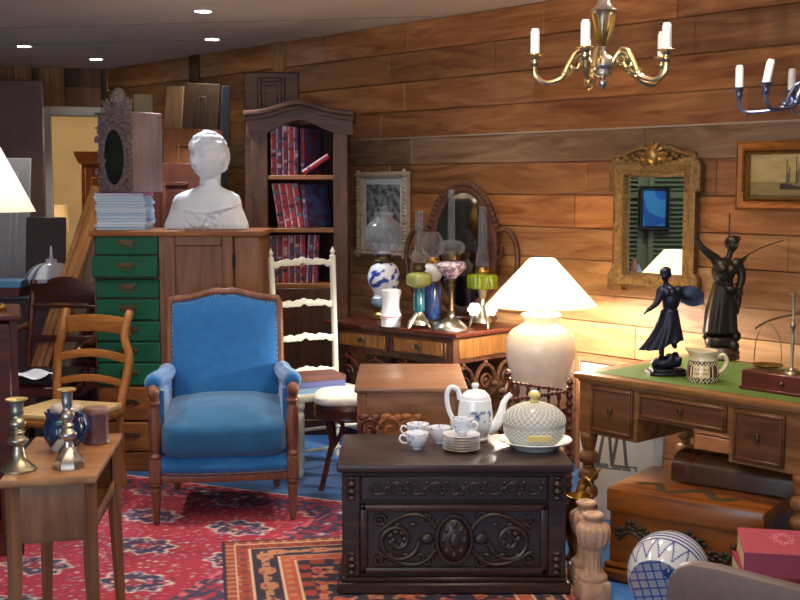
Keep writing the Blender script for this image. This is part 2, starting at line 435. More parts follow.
o = mb.build('door_1', 'white_paint'); o.location = K; o.rotation_euler = (0, 0, BROT); struct(o)
# next room, seen through the doorway
mb = MB(); mb.span((-6, 14.6, 0), (-1, 14.7, CEIL)); struct(mb.build('wall_far', 'cream_wall'))
mb = MB(); mb.span((-5.6, 10.2, 0), (-5.5, 14.6, CEIL)); struct(mb.build('wall_far_left', 'cream_wall'))
mb = MB(); mb.span((-2.4, 11.2, 0), (-2.3, 14.6, CEIL)); struct(mb.build('wall_far_right', 'cream_wall'))
p1, p2 = at(54, 143, 12.9), at(110, 150, 12.9)
mb = MB(); mb.box((0, 0, 0), (1.6, .14, .1), .01); o = mb.build('trim_2', 'palewood'); o.location = (-3.6, 12.9, 2.42); struct(o)
ar = thing('wardrobe', 'orange-brown wardrobe with a moulded cornice seen through the white doorway', 'wardrobe', (-3.06, 12.2, 0))
W_ = .62
mb = MB(); mb.span((-W_ / 2, 0, .08), (W_ / 2, .5, 1.86), .01); mb.build('body', 'orangewood', ar)
mb = MB(); mb.prism([(-W_ / 2 - .05, 1.95), (-W_ / 2 - .05, 1.92), (-W_ / 2, 1.82), (W_ / 2, 1.82), (W_ / 2 + .05, 1.92), (W_ / 2 + .05, 1.95)], -.05, .52, 'xz'); mb.build('cornice', 'cabwood_x', ar)
mb = MB(); mb.span((-W_ / 2 + .05, -.015, .15), (W_ / 2 - .05, 0, 1.78), .005); mb.span((-W_ / 2 + .12, -.022, .25), (W_ / 2 - .12, -.01, 1.68), .006); d_ = mb.build('door', 'orangewood', ar)
mb = MB(); mb.box((0, 0, .04), (W_, .45, .08)); mb.build('plinth', 'orangewood', ar, (0, .25, 0))
lp = at(60, 262, 13.2)
lt = thing('side_table', 'small table below the lit lamp seen through the doorway', 'table', (lp.x, 13.2, 0))
mb = MB(); mb.box((0, 0, .70), (.3, .3, .03), .005); mb.build('table_top', 'cabwood_x', lt)
for sx in (-1, 1):
    for sy in (-1, 1):
        mb = MB(); mb.box((sx * .12, sy * .12, .3425), (.035, .035, .685)); mb.build('leg', 'cabwood', lt)
tl = thing('table_lamp', 'small lit lamp with a pale drum shade seen through the doorway', 'lamp', (lp.x, 13.2, .715))
mb = MB(); mb.lathe(smoothprof([(.07, 0), (.07, .02), (.03, .05), (.06, .15), (.05, .25), (.015, .32), (.012, .42)]), 16); mb.build('base', 'marble', tl)
mb = MB(); mb.lathe([(.11, .36), (.10, .66), (.097, .66), (.107, .36)], 24, cap=False); mb.build('lamp_shade', 'shade_big', tl)
mb = MB(); mb.ball((0, 0, .47), .025); mb.build('bulb', 'bulb', tl)
# side wall (mostly seen in the gilt mirror): louvred shutters
mb = MB(); mb.span((-4.4, 2.6, 0), (-4.3, 10.2, CEIL)); struct(mb.build('wall_left', plain('dim_green_grey_wall', (120, 128, 104), .8)))
for k in range(5):
    y0 = 3.9 + k * .56
    t = thing('window_shutter', 'grey-green louvred shutter on the side wall, %s from the front' % ORD[k], 'shutter', (-4.27, y0, .55), 0, 'louvred shutters on the side wall')
    mb = MB()
    mb.span((-.02, 0, 0), (.02, .05, 1.9)); mb.span((-.02, .45, 0), (.02, .5, 1.9)); mb.span((-.02, .05, 0), (.02, .45, .07)); mb.span((-.02, .05, 1.83), (.02, .45, 1.9)); mb.span((-.02, .05, .92), (.02, .45, .98))
    mb.build('shutter_frame', plain('shutter_green', (112, 130, 104), .6) if k == 0 else M['shutter'], t); M['shutter'] = bpy.data.materials['shutter_green']
    mb = MB()
    for j in range(38):
        z = .09 + j * .046
        if abs(z - .95) > .05 and z < 1.81: mb.box((0, 0, 0), (.05, .4, .006), T=mat3((0, .25, z), ry=.6))
    mb.build('louvre_panel', 'shutter', t)
# ---------------------------------------------------------------- ceiling lights
def downlight(px, py, label, on_=True, pos=None):
    p = pos or on(px, py, CEIL)
    t = thing('ceiling_light', label, 'ceiling light', (p[0], p[1], CEIL), 0, 'recessed ceiling lights')
    mb = MB(); mb.lathe([(.062, -.004), (.062, .0), (.05, .0), (.05, -.004)], 24, cap=False); mb.lathe([(.05, -.0055), (.063, -.0055), (.063, 0)], 24, cap=False); mb.build('ring', 'white_paint', t)
    mb = MB(); mb.lathe([(.0, -.003), (.052, -.003)], 24); mb.build('lens', 'spotlit', t)
    L = bpy.data.lights.new('spot', 'SPOT'); L.energy = 70; L.spot_size = math.radians(105); L.spot_blend = .7; L.color = (1, .93, .84); L.shadow_soft_size = .05
    lo = bpy.data.objects.new('spot', L); C.objects.link(lo); lo.location = (p[0], p[1], CEIL - .03)
    return L
l1 = downlight(24, 46, 'recessed ceiling light above the dark upright panel, far left')
l2 = downlight(96, 59, 'recessed ceiling light above the white doorway')
l3 = downlight(203, 11, 'recessed ceiling light nearest the front, above the bust')
l4 = downlight(212, 39, 'recessed ceiling light above the leaning cupboard doors')
for l in (l1, l2): l.energy = 38
l4.energy = 6; l3.energy = 120; l3.color = (.88, .94, 1)
p = on(156, 63, CEIL)
mb = MB(); mb.lathe([(.02, -.03), (.035, -.03), (.035, -.02), (.015, -.018), (.015, 0)], 14)
tag(mb.build('ceiling_sensor', 'white_paint', None, (p.x, p.y, CEIL)), 'small white round fitting on the ceiling by the plank wall', 'ceiling fitting')
# ---------------------------------------------------------------- far left corner
def slab(name, label, cat, c0, c1, z0, z1, Y0, Y1, mat, thick=.03, inset=None, group=None, panel=None, skew=0):
    """a board standing at depth Y0 and leaning back to Y1 at its top; c0..c1 in metres across"""
    lean = math.atan2(Y1 - Y0, z1 - z0); h = math.hypot(Y1 - Y0, z1 - z0); w = c1 - c0
    t = thing(name, label, cat, ((c0 + c1) / 2 - h * math.sin(skew), Y0, z0), 0, group)
    t.rotation_euler = (-lean, skew, 0)
    mb = MB(); mb.span((-w / 2, 0, 0), (w / 2, thick, h), .006); mb.build('board', mat, t)
    if inset:
        for k, (a, b) in enumerate(inset):
            mb = MB()
            x0, x1 = -w / 2 + .09, w / 2 - .09
            fr = .028
            mb.span((x0, -.012, a * h), (x0 + fr, .004, b * h), .006); mb.span((x1 - fr, -.012, a * h), (x1, .004, b * h), .006)
            mb.span((x0 + fr, -.012, a * h), (x1 - fr, .004, a * h + fr), .006); mb.span((x0 + fr, -.012, b * h - fr), (x1 - fr, .004, b * h), .006)
            mb.build('panel_moulding', panel or mat, t)
            mb = MB(); mb.span((x0 + .05, -.006, a * h + .05), (x1 - .05, .004, b * h - .05), .005); mb.build('raised_panel', panel or mat, t)
    return t
def X(px, py, Y): return at(px, py, Y).x
def Z(px, py, Y): return at(px, py, Y).z
slab('upright_board', 'tall dark brown upright panel left of the white doorway', 'panel', X(-30, 80, 9.55), X(40, 80, 9.55), 0, Z(20, 81, 9.7), 9.5, 9.62, plain('dull_purple_brown', (96, 70, 68), .55, var=.2, vscale=5), .04)
slab('shutter_panel', 'pale grey painted panel leaning at the far left edge', 'panel', X(-26, 200, 8.9), X(26, 200, 8.9), .0, Z(10, 158, 9.1), 8.7, 9.05, plain('pale_grey_paint', (150, 148, 152), .6, var=.06), .03, [(.06, .94)])
# sideboard and what stands on it
sy = 7.75; sh = .86
sb = thing('sideboard', 'dark low sideboard behind the mahogany armchair', 'sideboard', (X(20, 300, sy), sy + .25, 0))
sw = X(90, 300, sy) - X(-60, 300, sy)
mb = MB(); mb.span((-sw / 2, -.25, .08), (sw / 2, .25, sh - .03), .006); mb.build('body', 'mahog', sb)
mb = MB(); mb.span((-sw / 2 - .02, -.27, sh - .03), (sw / 2 + .02, .27, sh), .008); mb.build('top', plain('grey_blue_tabletop', (104, 108, 112), .3, coat=.3), sb)
mb = MB(); mb.span((-sw / 2 + .03, -.23, 0), (sw / 2 - .03, .23, .08)); mb.build('plinth', 'dark', sb)
for s_ in (-1, 1):
    mb = MB(); mb.span((s_ * sw / 4 - sw / 5, -.262, .15), (s_ * sw / 4 + sw / 5, -.25, sh - .1), .005); d_ = mb.build('door', 'mahog', sb)
    mb = MB(); mb.ball((s_ * .05, -.275, .5), .012, 8, 6); mb.build('knob', 'brass', d_)
slab('upright_board', 'dark brown board standing upright on the sideboard', 'panel', X(24, 240, 8.13), X(64, 240, 8.13), sh, Z(40, 217, 8.2), 8.12, 8.19, plain('dark_plum_brown', (70, 44, 42), .5, var=.15), .02)
def bookblock(name, label, cat, loc, w, d, h, cover, rotz=0, group=None, page='paper', detail=True):
    """a closed book lying flat: cover boards, spine and page block (width across = w, depth = d)"""
    t = thing(name, label, cat, loc, rotz, group); c = .10 * h if h > .02 else .0018
    mb = MB()
    mb.span((-w / 2, -d / 2, 0), (w / 2, d / 2, c), .001); mb.span((-w / 2, -d / 2, h - c), (w / 2, d / 2, h), .001)
    mb.span((-w / 2, -d / 2, c), (-w / 2 + .004, d / 2, h - c)); mb.build('cover', cover, t)
    mb = MB(); mb.span((-w / 2 + .004, -d / 2 + .004, c), (w / 2 - .004, d / 2 - .004, h - c)); mb.build('pages', page, t)
    return t
bm1 = plain('light_blue_card', (96, 152, 190), .5); bm2 = plain('dark_red_card', (96, 24, 36), .5)
bx_ = thing('storage_box', 'blue-lidded dark red flat box on the sideboard, far left', 'box', (X(1, 290, 7.75), 7.72, sh))
mb = MB(); mb.span((-.17, -.11, 0), (.17, .11, .065), .004); mb.build('body', bm2, bx_)
mb = MB(); mb.span((-.175, -.115, .06), (.175, .115, .105), .004); mb.build('lid', bm1, bx_)
tr = thing('tureen', 'white lidded tureen with blue stripes behind the mahogany armchair', 'tureen', (X(52, 285, 7.7), 7.7, sh))
def tur(c):
    a = math.atan2(c.y, c.x); return (40, 60, 110) if (-2.6 < a < -2.1 and c.z > .02 and math.sin(a * 26) > .1) else (232, 232, 234)
mb = MB(); mb.lathe(smoothprof([(.07, 0), (.075, .012), (.06, .025), (.13, .075), (.15, .12)]), 40, sx=1.15); mb.build('bowl', 'glaze', tr, color=tur)
mb = MB(); mb.lathe(smoothprof([(.158, .12), (.150, .135), (.12, .18), (.07, .215), (.02, .225)]), 40, sx=1.15); ld = mb.build('lid', 'glaze', tr, color=tur)
mb = MB(); mb.lathe(smoothprof([(.04, .222), (.035, .245), (.018, .25), (.012, .26), (.007, .32), (.003, .335)]), 14); mb.build('finial', 'porcelain', ld)
# leaning beams left of the cabinet
for k, (xa_, xb_, lab, m_) in enumerate(((66, 100, 'orange-brown wooden beam leaning beside the green drawer cabinet, the front one', 'oak_v'), (84, 112, 'grey-brown wooden beam leaning behind the orange-brown beam', 'greywood'))):
    p0, p1 = at(xa_, 290, 7.35 + .12 * k), at(xb_, 188, 7.55 + .12 * k)
    d = (p1 - p0).normalized(); p0 = p0 - d * (p0.z / d.z); L = (p1 - p0).length
    t = thing('timber_beam', lab, 'beam', p0, 0); q = Vector((0, 0, 1)).rotation_difference(d); t.rotation_mode = 'QUATERNION'; t.rotation_quaternion = q
    mb = MB(); mb.span((-.055, -.03, 0), (.055, .03, L), .006); mb.span((-.02, -.04, .1), (.02, -.03, L - .1), .004); mb.build('beam', m_, t)
# mahogany armchair
ac = thing('armchair', 'dark mahogany armchair with curved arms behind the rush-seated chair', 'armchair', (X(50, 380, 6.95), 6.95, 0), -.12)
mb = MB(); mb.pillow((0, -.02, .44), (.5, .46, .07)); mb.build('seat', plain('black_leather', (26, 22, 24), .35), ac)
mb = MB(); mb.span((-.26, -.26, .35), (.26, .22, .42), .012); mb.build('seat_frame', 'mahog', ac)
for sx in (-1, 1):
    mb = MB(); mb.tube(catmull([(sx * .235, .24, 0), (sx * .235, .21, .25), (sx * .235, .21, .45), (sx * .22, .24, .75), (sx * .215, .29, 1.0)]), .022, 8); mb.build('leg', 'mahog', ac)
    mb = MB(); mb.lathe([(.014, 0), (.02, .1), (.028, .33), (.02, .35)], 12, c=(sx * .235, -.23, 0)); mb.build('leg', 'mahog', ac)
    mb = MB(); mb.tube(catmull([(sx * .23, .24, .72), (sx * .27, .1, .70), (sx * .30, -.08, .665), (sx * .29, -.18, .655), (sx * .27, -.215, .61), (sx * .285, -.19, .56), (sx * .30, -.15, .53), (sx * .27, -.17, .42)], 7), .02, 8); mb.build('arm', 'mahog', ac)
mb = MB(); top = [(-.23, .86), (.23, .86), (.23, .98)] + [(.12 * math.cos(a), .985 + .045 * math.sin(a)) for a in np.linspace(0, PI, 9)] + [(-.23, .98)]
mb.prism(top, .255, .285, 'xz', .006); mb.build('crest_panel', 'mahog', ac)
mb = MB(); mb.span((-.22, .235, .83), (.22, .26, .85), .004); mb.span((-.22, .21, .62), (.22, .235, .66), .006); mb.build('back_rail', 'mahog', ac)
# rush seated ladderback chair
rc = thing('ladderback_chair', 'honey-brown ladderback chair with a woven rush seat by the green drawers', 'chair', (X(73, 395, 5.9), 5.84, .012), -.28)
rc.scale = (1, 1, .955)
mb = MB(); mb.prism([(-.24, -.24), (.24, -.24), (.205, .17), (-.205, .17)], .44, .475, 'xy', .012); mb.build('seat', 'rush', rc)
mb = MB(); mb.prism([(-.25, -.25), (.25, -.25), (.21, .18), (-.21, .18)], .405, .441, 'xy', .008); mb.build('seat_frame', 'oak', rc)
for sx in (-1, 1):
    mb = MB(); mb.tube(catmull([(sx * .185, .20, 0), (sx * .185, .18, .25), (sx * .19, .18, .45), (sx * .215, .235, .70), (sx * .185, .24, .84), (sx * .19, .30, .965)]), [.019] * 12 + [.023] * 18 + [.02], 10); mb.build('leg', 'oak_v', rc)
    mb = MB(); mb.lathe([(.014, 0), (.02, .06), (.022, .25), (.02, .40)], 12, c=(sx * .21, -.21, 0)); mb.build('leg', 'oak_v', rc)
for z0, hh, bow in ((.83, .095, .02), (.68, .045, .03), (.545, .04, .03)):
    mb = MB(); pts = []
    n = 10
    w_ = .205 if z0 > .8 else .2
    up = [(-w_ + 2 * w_ * i / n, z0 + hh + bow * math.sin(PI * i / n)) for i in range(n + 1)]; lo = [(-w_ + 2 * w_ * i / n, z0 + bow * 1.0 * math.sin(PI * i / n)) for i in range(n + 1)]
    y0 = .19 + (z0 - .45) * .17
    mb.prism(up + lo[::-1], y0, y0 + .022, 'xz', .004); mb.build('back_slat', 'oak', rc)
for a, b, z in (((-.2, -.21), (.2, -.21), .2), ((-.2, -.2), (-.18, .19), .16), ((.2, -.2), (.18, .19), .16)):
    mb = MB(); mb.tube([(*a, z), (*b, z)], .011, 8); mb.build('stretcher', 'oak', rc)
# left edge glazed cabinet and the white lamp on it
gx = X(17, 330, 4.85)
gc = thing('glazed_cabinet', 'dark wooden glass-fronted cabinet at the left edge', 'cabinet', (gx - .35 * math.cos(.33), 4.85 - .35 * math.sin(.33), .0085), .33)
mb = MB(); mb.span((-.35, .0, 0), (-.32, .4, 1.02)); mb.span((.32, 0, 0), (.35, .4, 1.02)); mb.span((-.35, 0, 0), (.35, .4, .1)); mb.span((-.32, .38, .1), (.32, .4, 1.02)); mb.span((-.32, .03, .55), (.32, .38, .565)); mb.build('body', 'mahog', gc)
mb = MB(); mb.span((-.37, -.03, 1.02), (.37, .42, 1.05), .008); mb.build('top', 'mahog', gc)
mb = MB(); mb.span((-.32, -.012, .1), (-.26, .012, 1.01), .004); mb.span((.26, -.012, .1), (.32, .012, 1.01), .004); mb.span((-.26, -.012, .1), (.26, .012, .16), .004); mb.span((-.26, -.012, .95), (.26, .012, 1.01), .004); mb.span((-.26, -.008, .72), (.26, .008, .735)); d_ = mb.build('door', 'mahog', gc)
mb = MB(); mb.span((-.26, -.002, .16), (.26, .002, .95)); mb.build('glass', 'pane', d_)
wl = thing('table_lamp', 'lamp with a glowing white conical shade on the cabinet at the left edge', 'lamp', (X(-19, 250, 4.95), 4.97, 1.0595))
mb = MB(); mb.lathe(smoothprof([(.09, 0), (.09, .02), (.03, .05), (.07, .15), (.06, .24), (.02, .32), (.012, .4)]), 20); mb.build('base', 'brass', wl)
mb = MB(); zb = Z(10, 214, 4.97) - 1.05; zt = zb + .3; mb.lathe([(.225, zb), (.075, zt), (.072, zt), (.222, zb)], 40, cap=False); mb.build('lamp_shade', 'shade_white', wl)
mb = MB(); mb.ball((0, 0, zb + .11), .03); mb.tube([(0, 0, .38), (0, 0, zb + .09)], .01); mb.build('bulb', 'bulb', wl)
L = bpy.data.lights.new('lamp', 'POINT'); L.energy = 10; L.color = (1, .9, .74); L.shadow_soft_size = .04
lo = bpy.data.objects.new('lamp', L); C.objects.link(lo); lo.location = (wl.location.x, wl.location.y, 1.05 + zb + .17)
wc = MB(); wc.surf(14, 14, lambda u, v: ((u - .5) * .2 + .01 * math.sin(v * 9), (v - .5) * .2, .012 + .012 * math.sin(u * 7 + v * 5) - (.05 * max(0, .2 - v))))
o = wc.build('napkin', plain('white_cotton', (220, 222, 230), .9), None, (X(33, 378, 6.72), 6.74, .478)); tag(o, 'crumpled white cloth lying on the armchair seat', 'cloth')
# ---------------------------------------------------------------- drawer cabinet
CY = 6.34; cxa, cxb = X(93, 300, CY), X(262, 300, CY); CW = cxb - cxa; CH = Z(180, 231, CY)
dc = thing('drawer_cabinet', 'tall wooden cabinet with a column of green drawers and a panelled door', 'cabinet', ((cxa + cxb) / 2, CY, 0))
def cl(px): return X(px, 300, CY) - (cxa + cxb) / 2
def cz(py): return Z(180, py, CY)
mb = MB()
mb.span((-CW / 2 + .01, .02, .0), (CW / 2 - .01, .5, CH - .03)); mb.span((cl(160), -.0, .0), (cl(165), .03, CH - .03)); mb.span((-CW / 2 + .01, 0, 0), (cl(96), .03, CH - .03), .004); mb.span((cl(235.5), -.006, .0), (CW / 2 - .01, .03, CH - .03), .004)
mb.build('body', 'cabwood', dc)
mb = MB(); mb.span((-CW / 2 - .01, -.025, CH - .03), (CW / 2 + .01, .51, CH), .009, seg=2); mb.build('top', 'cabwood_x', dc)
mb = MB(); mb.span((-CW / 2, -.012, 0), (CW / 2, .02, cz(452)), .006); mb.build('plinth', 'cabwood_x', dc)
ys = [(234, 255), (256, 277), (279, 298), (299.5, 320), (321.5, 341), (342.5, 362), (363.5, 385), (387, 420), (422, 451)]
bl = bail(.07); bl0 = None
for k, (a, b) in enumerate(ys):
    g = k < 7; out = .03 if k == 1 else .0
    mb = MB(); mb.span((cl(96.5) - (.01 if k == 1 else 0), -.012 - out, cz(b)), (cl(159.5), .02, cz(a)), .006)
    d_ = mb.build('drawer', 'green_drawer' if g else 'cabwood_x', dc)
    h_ = bail(.085).build('handle', 'darkbrass', d_, ((cl(97) + cl(160)) / 2, -.012 - out, (cz(a) + cz(b)) / 2 + .012))
x0, x1, z0, z1 = cl(165), cl(234), cz(451), cz(235)
fr = .062
mb = MB(); mb.span((x0, -.014, z0), (x0 + fr, .02, z1), .005); mb.span((x1 - fr, -.014, z0), (x1, .02, z1), .005); mb.span((x0 + fr, -.014, z1 - fr * .95), (x1 - fr, .02, z1), .005); mb.span((x0 + fr, -.014, z0), (x1 - fr, .02, z0 + fr), .005)
dr = mb.build('door', 'cabwood', dc)
mb = MB(); mb.span((x0 + fr, 0, z0 + fr), (x1 - fr, .02, z1 - fr * .95)); mb.build('door_panel', 'cabwood', dr)
for zz_ in (z0 + .12, z1 - .14):
    mb = MB(); mb.lathe([(.006, -.04), (.008, -.035), (.008, .035), (.006, .04)], 8, c=(x1 + .004, -.014, zz_)); mb.build('hinge', 'black', dr)
mb = MB(); mb.ball((x0 + .03, -.025, .78), .014, 10, 8); mb.build('knob', 'darkbrass', dr)
# magazines on the cabinet
mx = (X(95, 210, 6.5) + X(147, 210, 6.5)) / 2; mw = X(147, 210, 6.5) - X(95, 210, 6.5)
zc = CH; n = 13; ht = (Z(120, 193, 6.5) - CH); th_ = ht / n
cvs = [plain('magazine_cover_%d' % i, c, .4) for i, c in enumerate([(130, 190, 226), (190, 220, 240), (226, 236, 244), (110, 160, 206), (170, 206, 232)])]
for k in range(n):
    lab = 'magenta-edged magazine on top of the stack' if k == n - 1 else 'pale blue magazine, %s from the bottom of the stack under the carved clock' % ORD[k] if k else 'pale magazine at the bottom of the stack, directly on the cabinet top'
    j = random.uniform(-.008, .008) - (.006 if k > 9 else 0)
    bookblock('magazine', lab, 'magazine', (mx + j, 6.62 + random.uniform(-.006, .006), zc), mw * .96, .24, th_ * .98, plain('magenta_cover', (196, 110, 176), .4) if k == n - 1 else cvs[k % 5], PI if k % 3 == 0 else 0, 'stacked magazines on the cabinet', 'white_paper'); zc += th_
# carved oval-mirror clock case
ck = thing('mirror_case', 'tall carved grey-brown case with an oval glass standing on the magazines', 'carved case', (mx + .01, 6.62, zc), -.6)
kw, kd = .275, .235; kh = Z(150, 113, 6.6) - zc
ck.rotation_euler = (0, 0, -.55); ck.location = (X(130, 150, 6.62), 6.63, zc + .001)
mb = MB(); mb.span((-kw / 2, -kd / 2, 0), (kw / 2, kd / 2, kh), .005); mb.build('case', 'clockwood', ck)
yf = -kd / 2
mb = MB()
ez, ea, eb = kh * .44, .084, .158
for i in range(46):
    a = 2 * PI * i / 46; mb.ball((math.cos(a) * (ea + .018), yf - .008, ez + math.sin(a) * (eb + .018)), (.013, .014, .013), 8, 6)
mb.tube([(math.cos(a) * (ea + .003), yf - .012, ez + math.sin(a) * (eb + .003)) for a in np.linspace(0, 2 * PI, 40)[:-1]], .008, 8, True)
for sx in (-1, 1):
    for zz_ in (.03, kh * .42, kh * .82):
        mb.tube(spiral(sx * .1, zz_, .028, .004, 0, sx * 1.6, 22, yf - .008), .008, 6)
    for k in range(14): mb.ball((sx * (.112 + random.uniform(-.012, .012)), yf - .006, .06 + k * kh / 16), (.014, .012, .016), 8, 6)
    mb.lathe([(.008, 0), (.014, .01), (.012, .03), (.004, .04)], 8, c=(sx * .125, yf - .02, kh * .22)); mb.lathe([(.008, 0), (.014, .01), (.012, .03), (.004, .04)], 8, c=(sx * .125, yf - .02, kh * .62))
mb.span((-kw / 2 - .005, yf - .02, kh * .80), (kw / 2 + .005, yf, kh * .82), .004); mb.span((-kw / 2 - .005, yf - .02, kh * .975), (kw / 2 + .005, yf, kh), .004)
for i in range(14): mb.ball((random.uniform(-.1, .1), yf - .006, kh * .9 + random.uniform(-.03, .03)), (.02, .014, .016), 8, 6)
mb.build('carved_front', 'clockcarve', ck)
mb = MB(); mb.lathe([(0, 0), (1, 0)], 40, T=mat3((0, yf - .006, ez), rx=PI / 2, s=(ea, eb, 1))); mb.build('oval_glass', plain('dark_glass', (112, 116, 124), .08, .9), ck)
mb = MB(); kt = kh + (Z(124, 87, 6.6) - Z(124, 113, 6.6))
for i in range(40):
    a = random.uniform(0, PI); r = random.uniform(0, 1); mb.ball((.1 * r * math.cos(a), yf + .03, kh + .07 * r * math.sin(a)), (.02, .018, .02), 8, 6)
for i in range(8): mb.tube(bez([(.02 * (i - 3.5), yf + .03, kh), (.03 * (i - 3.5), yf + .02, kh + .06), (.034 * (i - 3.5), yf + .02, kh + .11 - .012 * abs(i - 3.5))], 7), [.014, .014, .013, .012, .010, .008, .004], 6)
mb.lathe(smoothprof([(.03, 0), (.045, .03), (.04, .07), (.026, .1), (.0, .115)]), 14, c=(0, yf + .03, kt - .12)); mb.build('crest', 'clockcarve', ck)
# ---------------------------------------------------------------- plaster bust
def head(mb, c, R, yaw=0, pitch=0, hair=1.0, seed=1, eyes=True):
    """a head with brow, eyes, nose, mouth, ears and hair; faces -y before the turn. R = half height"""
    T = Matrix.Translation(c) @ Matrix.Rotation(yaw, 4, 'Z') @ Matrix.Rotation(pitch, 4, 'X')
    nu, nv = 96, 64; rows = []; vs = []
    def g(x, z, cx, cz, sx, sz): return math.exp(-((x - cx) / sx) ** 2 - ((z - cz) / sz) ** 2)
    for j in range(nv + 1):
        ph = -PI / 2 + PI * j / nv; ring = []
        for i in range(nu):
            th = 2 * PI * i / nu; x, y, z = math.cos(ph) * math.sin(th), -math.cos(ph) * math.cos(th), math.sin(ph)
            d = 0; f = max(0, -y)
            jaw = 1 - .22 * max(0, -z) ** 1.5
            if f > .2:
                d += .31 * g(x, z, 0, -.16, .10, .13) + .15 * g(x, z, 0, .02, .075, .17)      # nose
                d -= .30 * (g(x, z, .31, .06, .16, .10) + g(x, z, -.31, .06, .16, .10))       # sockets
                d += .05 * (g(x, z, .31, .05, .10, .055) + g(x, z, -.31, .05, .10, .055))     # eyes
                d += .045 * (g(x, z, .32, .20, .2, .05) + g(x, z, -.32, .20, .2, .05))        # brows
                d += .10 * g(x, z, 0, -.42, .17, .045) + .09 * g(x, z, 0, -.53, .14, .05) - .05 * g(x, z, 0, -.475, .2, .022) - .05 * g(x, z, 0, -.62, .15, .045)
                d += .09 * g(x, z, 0, -.78, .2, .13)                                            # chin
                d += .03 * (g(x, z, .5, -.2, .2, .2) + g(x, z, -.5, -.2, .2, .2))
            hl = .27 if y < -.2 else (.27 - (y + .2) * 1.0)
            if z > hl and hair: d += hair * (.07 + .035 * noise.noise(Vector((x * 5 + seed, y * 5, z * 5)))) * min(1, (z - hl) / .08)
            r = 1 + d
            p = Vector((x * r * .74 * jaw, y * r * .90 + (.08 if z > 0 else .06), z * r)) * R
            ring.append(mb.bm.verts.new(T @ p))
        rows.append(ring); vs += ring
    for A, B in zip(rows, rows[1:]):
        for i in range(nu): mb.bm.faces.new((A[i], A[(i + 1) % nu], B[(i + 1) % nu], B[i]))
    bmesh.ops.remove_doubles(mb.bm, verts=vs, dist=1e-6)
    for s in (-1, 1): mb.ball((0, 0, 0), 1, 14, 10, T=T @ mat3((s * R * .70, R * .10, -R * .08), rz=s * .35, s=(R * .07, R * .16, R * .24)))
    return mb
bY = 6.62; bxc = X(206, 230, bY); sc = bY / F
mb = MB()
def pz(py): return (231 - py) * sc * 1.005
def pxl(px): return (px - 206) * sc
TOR = [(231, 163, 248, .125), (226, 164, 247, .13), (218, 168, 244, .13), (210, 171, 241, .125), (203, 173, 240, .115), (198, 176, 238, .105), (194, 184, 231, .095), (191, 193, 223, .08), (188, 199, 219, .068)]
def torso(u, v):
    f = v * (len(TOR) - 1); i = min(int(f), len(TOR) - 2); t = f - i; A, B = TOR[i], TOR[i + 1]
    y_, l_, r_, d_ = [A[q] + (B[q] - A[q]) * t for q in range(4)]; a = 2 * PI * u; c_, s_ = math.cos(a), math.sin(a); e = .75
    return Vector((pxl((l_ + r_) / 2) + pxl(206 + (r_ - l_) / 2) * math.copysign(abs(c_) ** e, c_), .045 + d_ * math.copysign(abs(s_) ** e, s_) - .02 * math.exp(-((v - .5) / .25) ** 2) * (s_ < 0), pz(y_)))
mb.surf(64, 40, torso, closeu=True, cap=True)
mb.tube(catmull([(pxl(209), .055, pz(200)), (pxl(209), .052, pz(190)), (pxl(210), .045, pz(180)), (pxl(212), .04, pz(168))]), [.075] * 2 + [.068] * 3 + [.060] * 6 + [.058] * 8, 20)
head(mb, (pxl(208.5), .0, pz(160.5)), .130, yaw=-.50, pitch=.05, hair=2.5)
mb.tube(catmull([(pxl(176), -.03, pz(206)), (pxl(190), -.085, pz(212)), (pxl(210), -.10, pz(214)), (pxl(232), -.07, pz(209)), (pxl(240), .0, pz(206))]), .012, 8)
for i in range(90):
    a = random.uniform(-1, 1); mb.ball((a * .2 + .0, -.094 + .10 * a * a + random.uniform(-.006, .006), random.uniform(.015, pz(214))), random.uniform(.010, .018), 8, 6)
bo = remeshed(mb, .0038, 'plaster_bust', 'plaster', None, 1)
# flat foot of the bust
for v in bo.data.vertices: v.co.z = max(v.co.z, 0)
bo.location = (bxc, bY, CH + .001)
tag(bo, 'white plaster bust of a short-haired sitter turned left, on the cabinet', 'bust')
# ---------------------------------------------------------------- doors and boards leaning behind the cabinet
G = 'cupboard doors and boards leaning behind the cabinet'
slab('cupboard_door', 'dark red-brown door panel leaning directly behind the bust', 'door panel', X(146, 190, 7.35), X(206, 190, 7.35), 0, Z(170, 163, 7.45), 7.15, 7.4, 'redwood', .03, [(.55, .93)], G)
slab('cupboard_door', 'orange-brown moulded door leaning above the dark red-brown one', 'door panel', X(163, 150, 7.8), X(222, 150, 7.8), 0, Z(190, 129, 7.9), 7.55, 7.85, 'orangewood', .03, [(.52, .95), (.05, .46)], G, skew=.03)
slab('wooden_board', 'narrow pale board leaning left of the tall panelled door', 'board', X(168, 100, 8.6), X(186, 100, 8.6), 0, Z(180, 86, 8.6), 8.15, 8.55, 'palewood', .025, None, G, skew=.05)
slab('cupboard_door', 'tall grey-brown panelled door with its top edge highest behind the bust', 'door panel', X(187, 100, 8.5), X(222, 100, 8.5), 0, Z(205, 84, 8.5), 8.05, 8.42, 'greywood', .03, [(.6, .96)], G, skew=.04)
slab('wooden_board', 'narrow blue-grey painted board edge right of the tall panelled door', 'board', X(222, 100, 8.35), X(230, 100, 8.35), 0, Z(226, 86, 8.4), 8.0, 8.35, plain('blue_grey_paint', (82, 92, 108), .6), .03, None, G, skew=.02)
slab('wooden_board', 'pale yellowish board showing above the carved case', 'board', X(131, 100, 9.3), X(150, 100, 9.3), 0, Z(142, 95, 9.5), 9.1, 9.4, plain('pale_cream_board', (176, 156, 116), .7), .03, None, G)
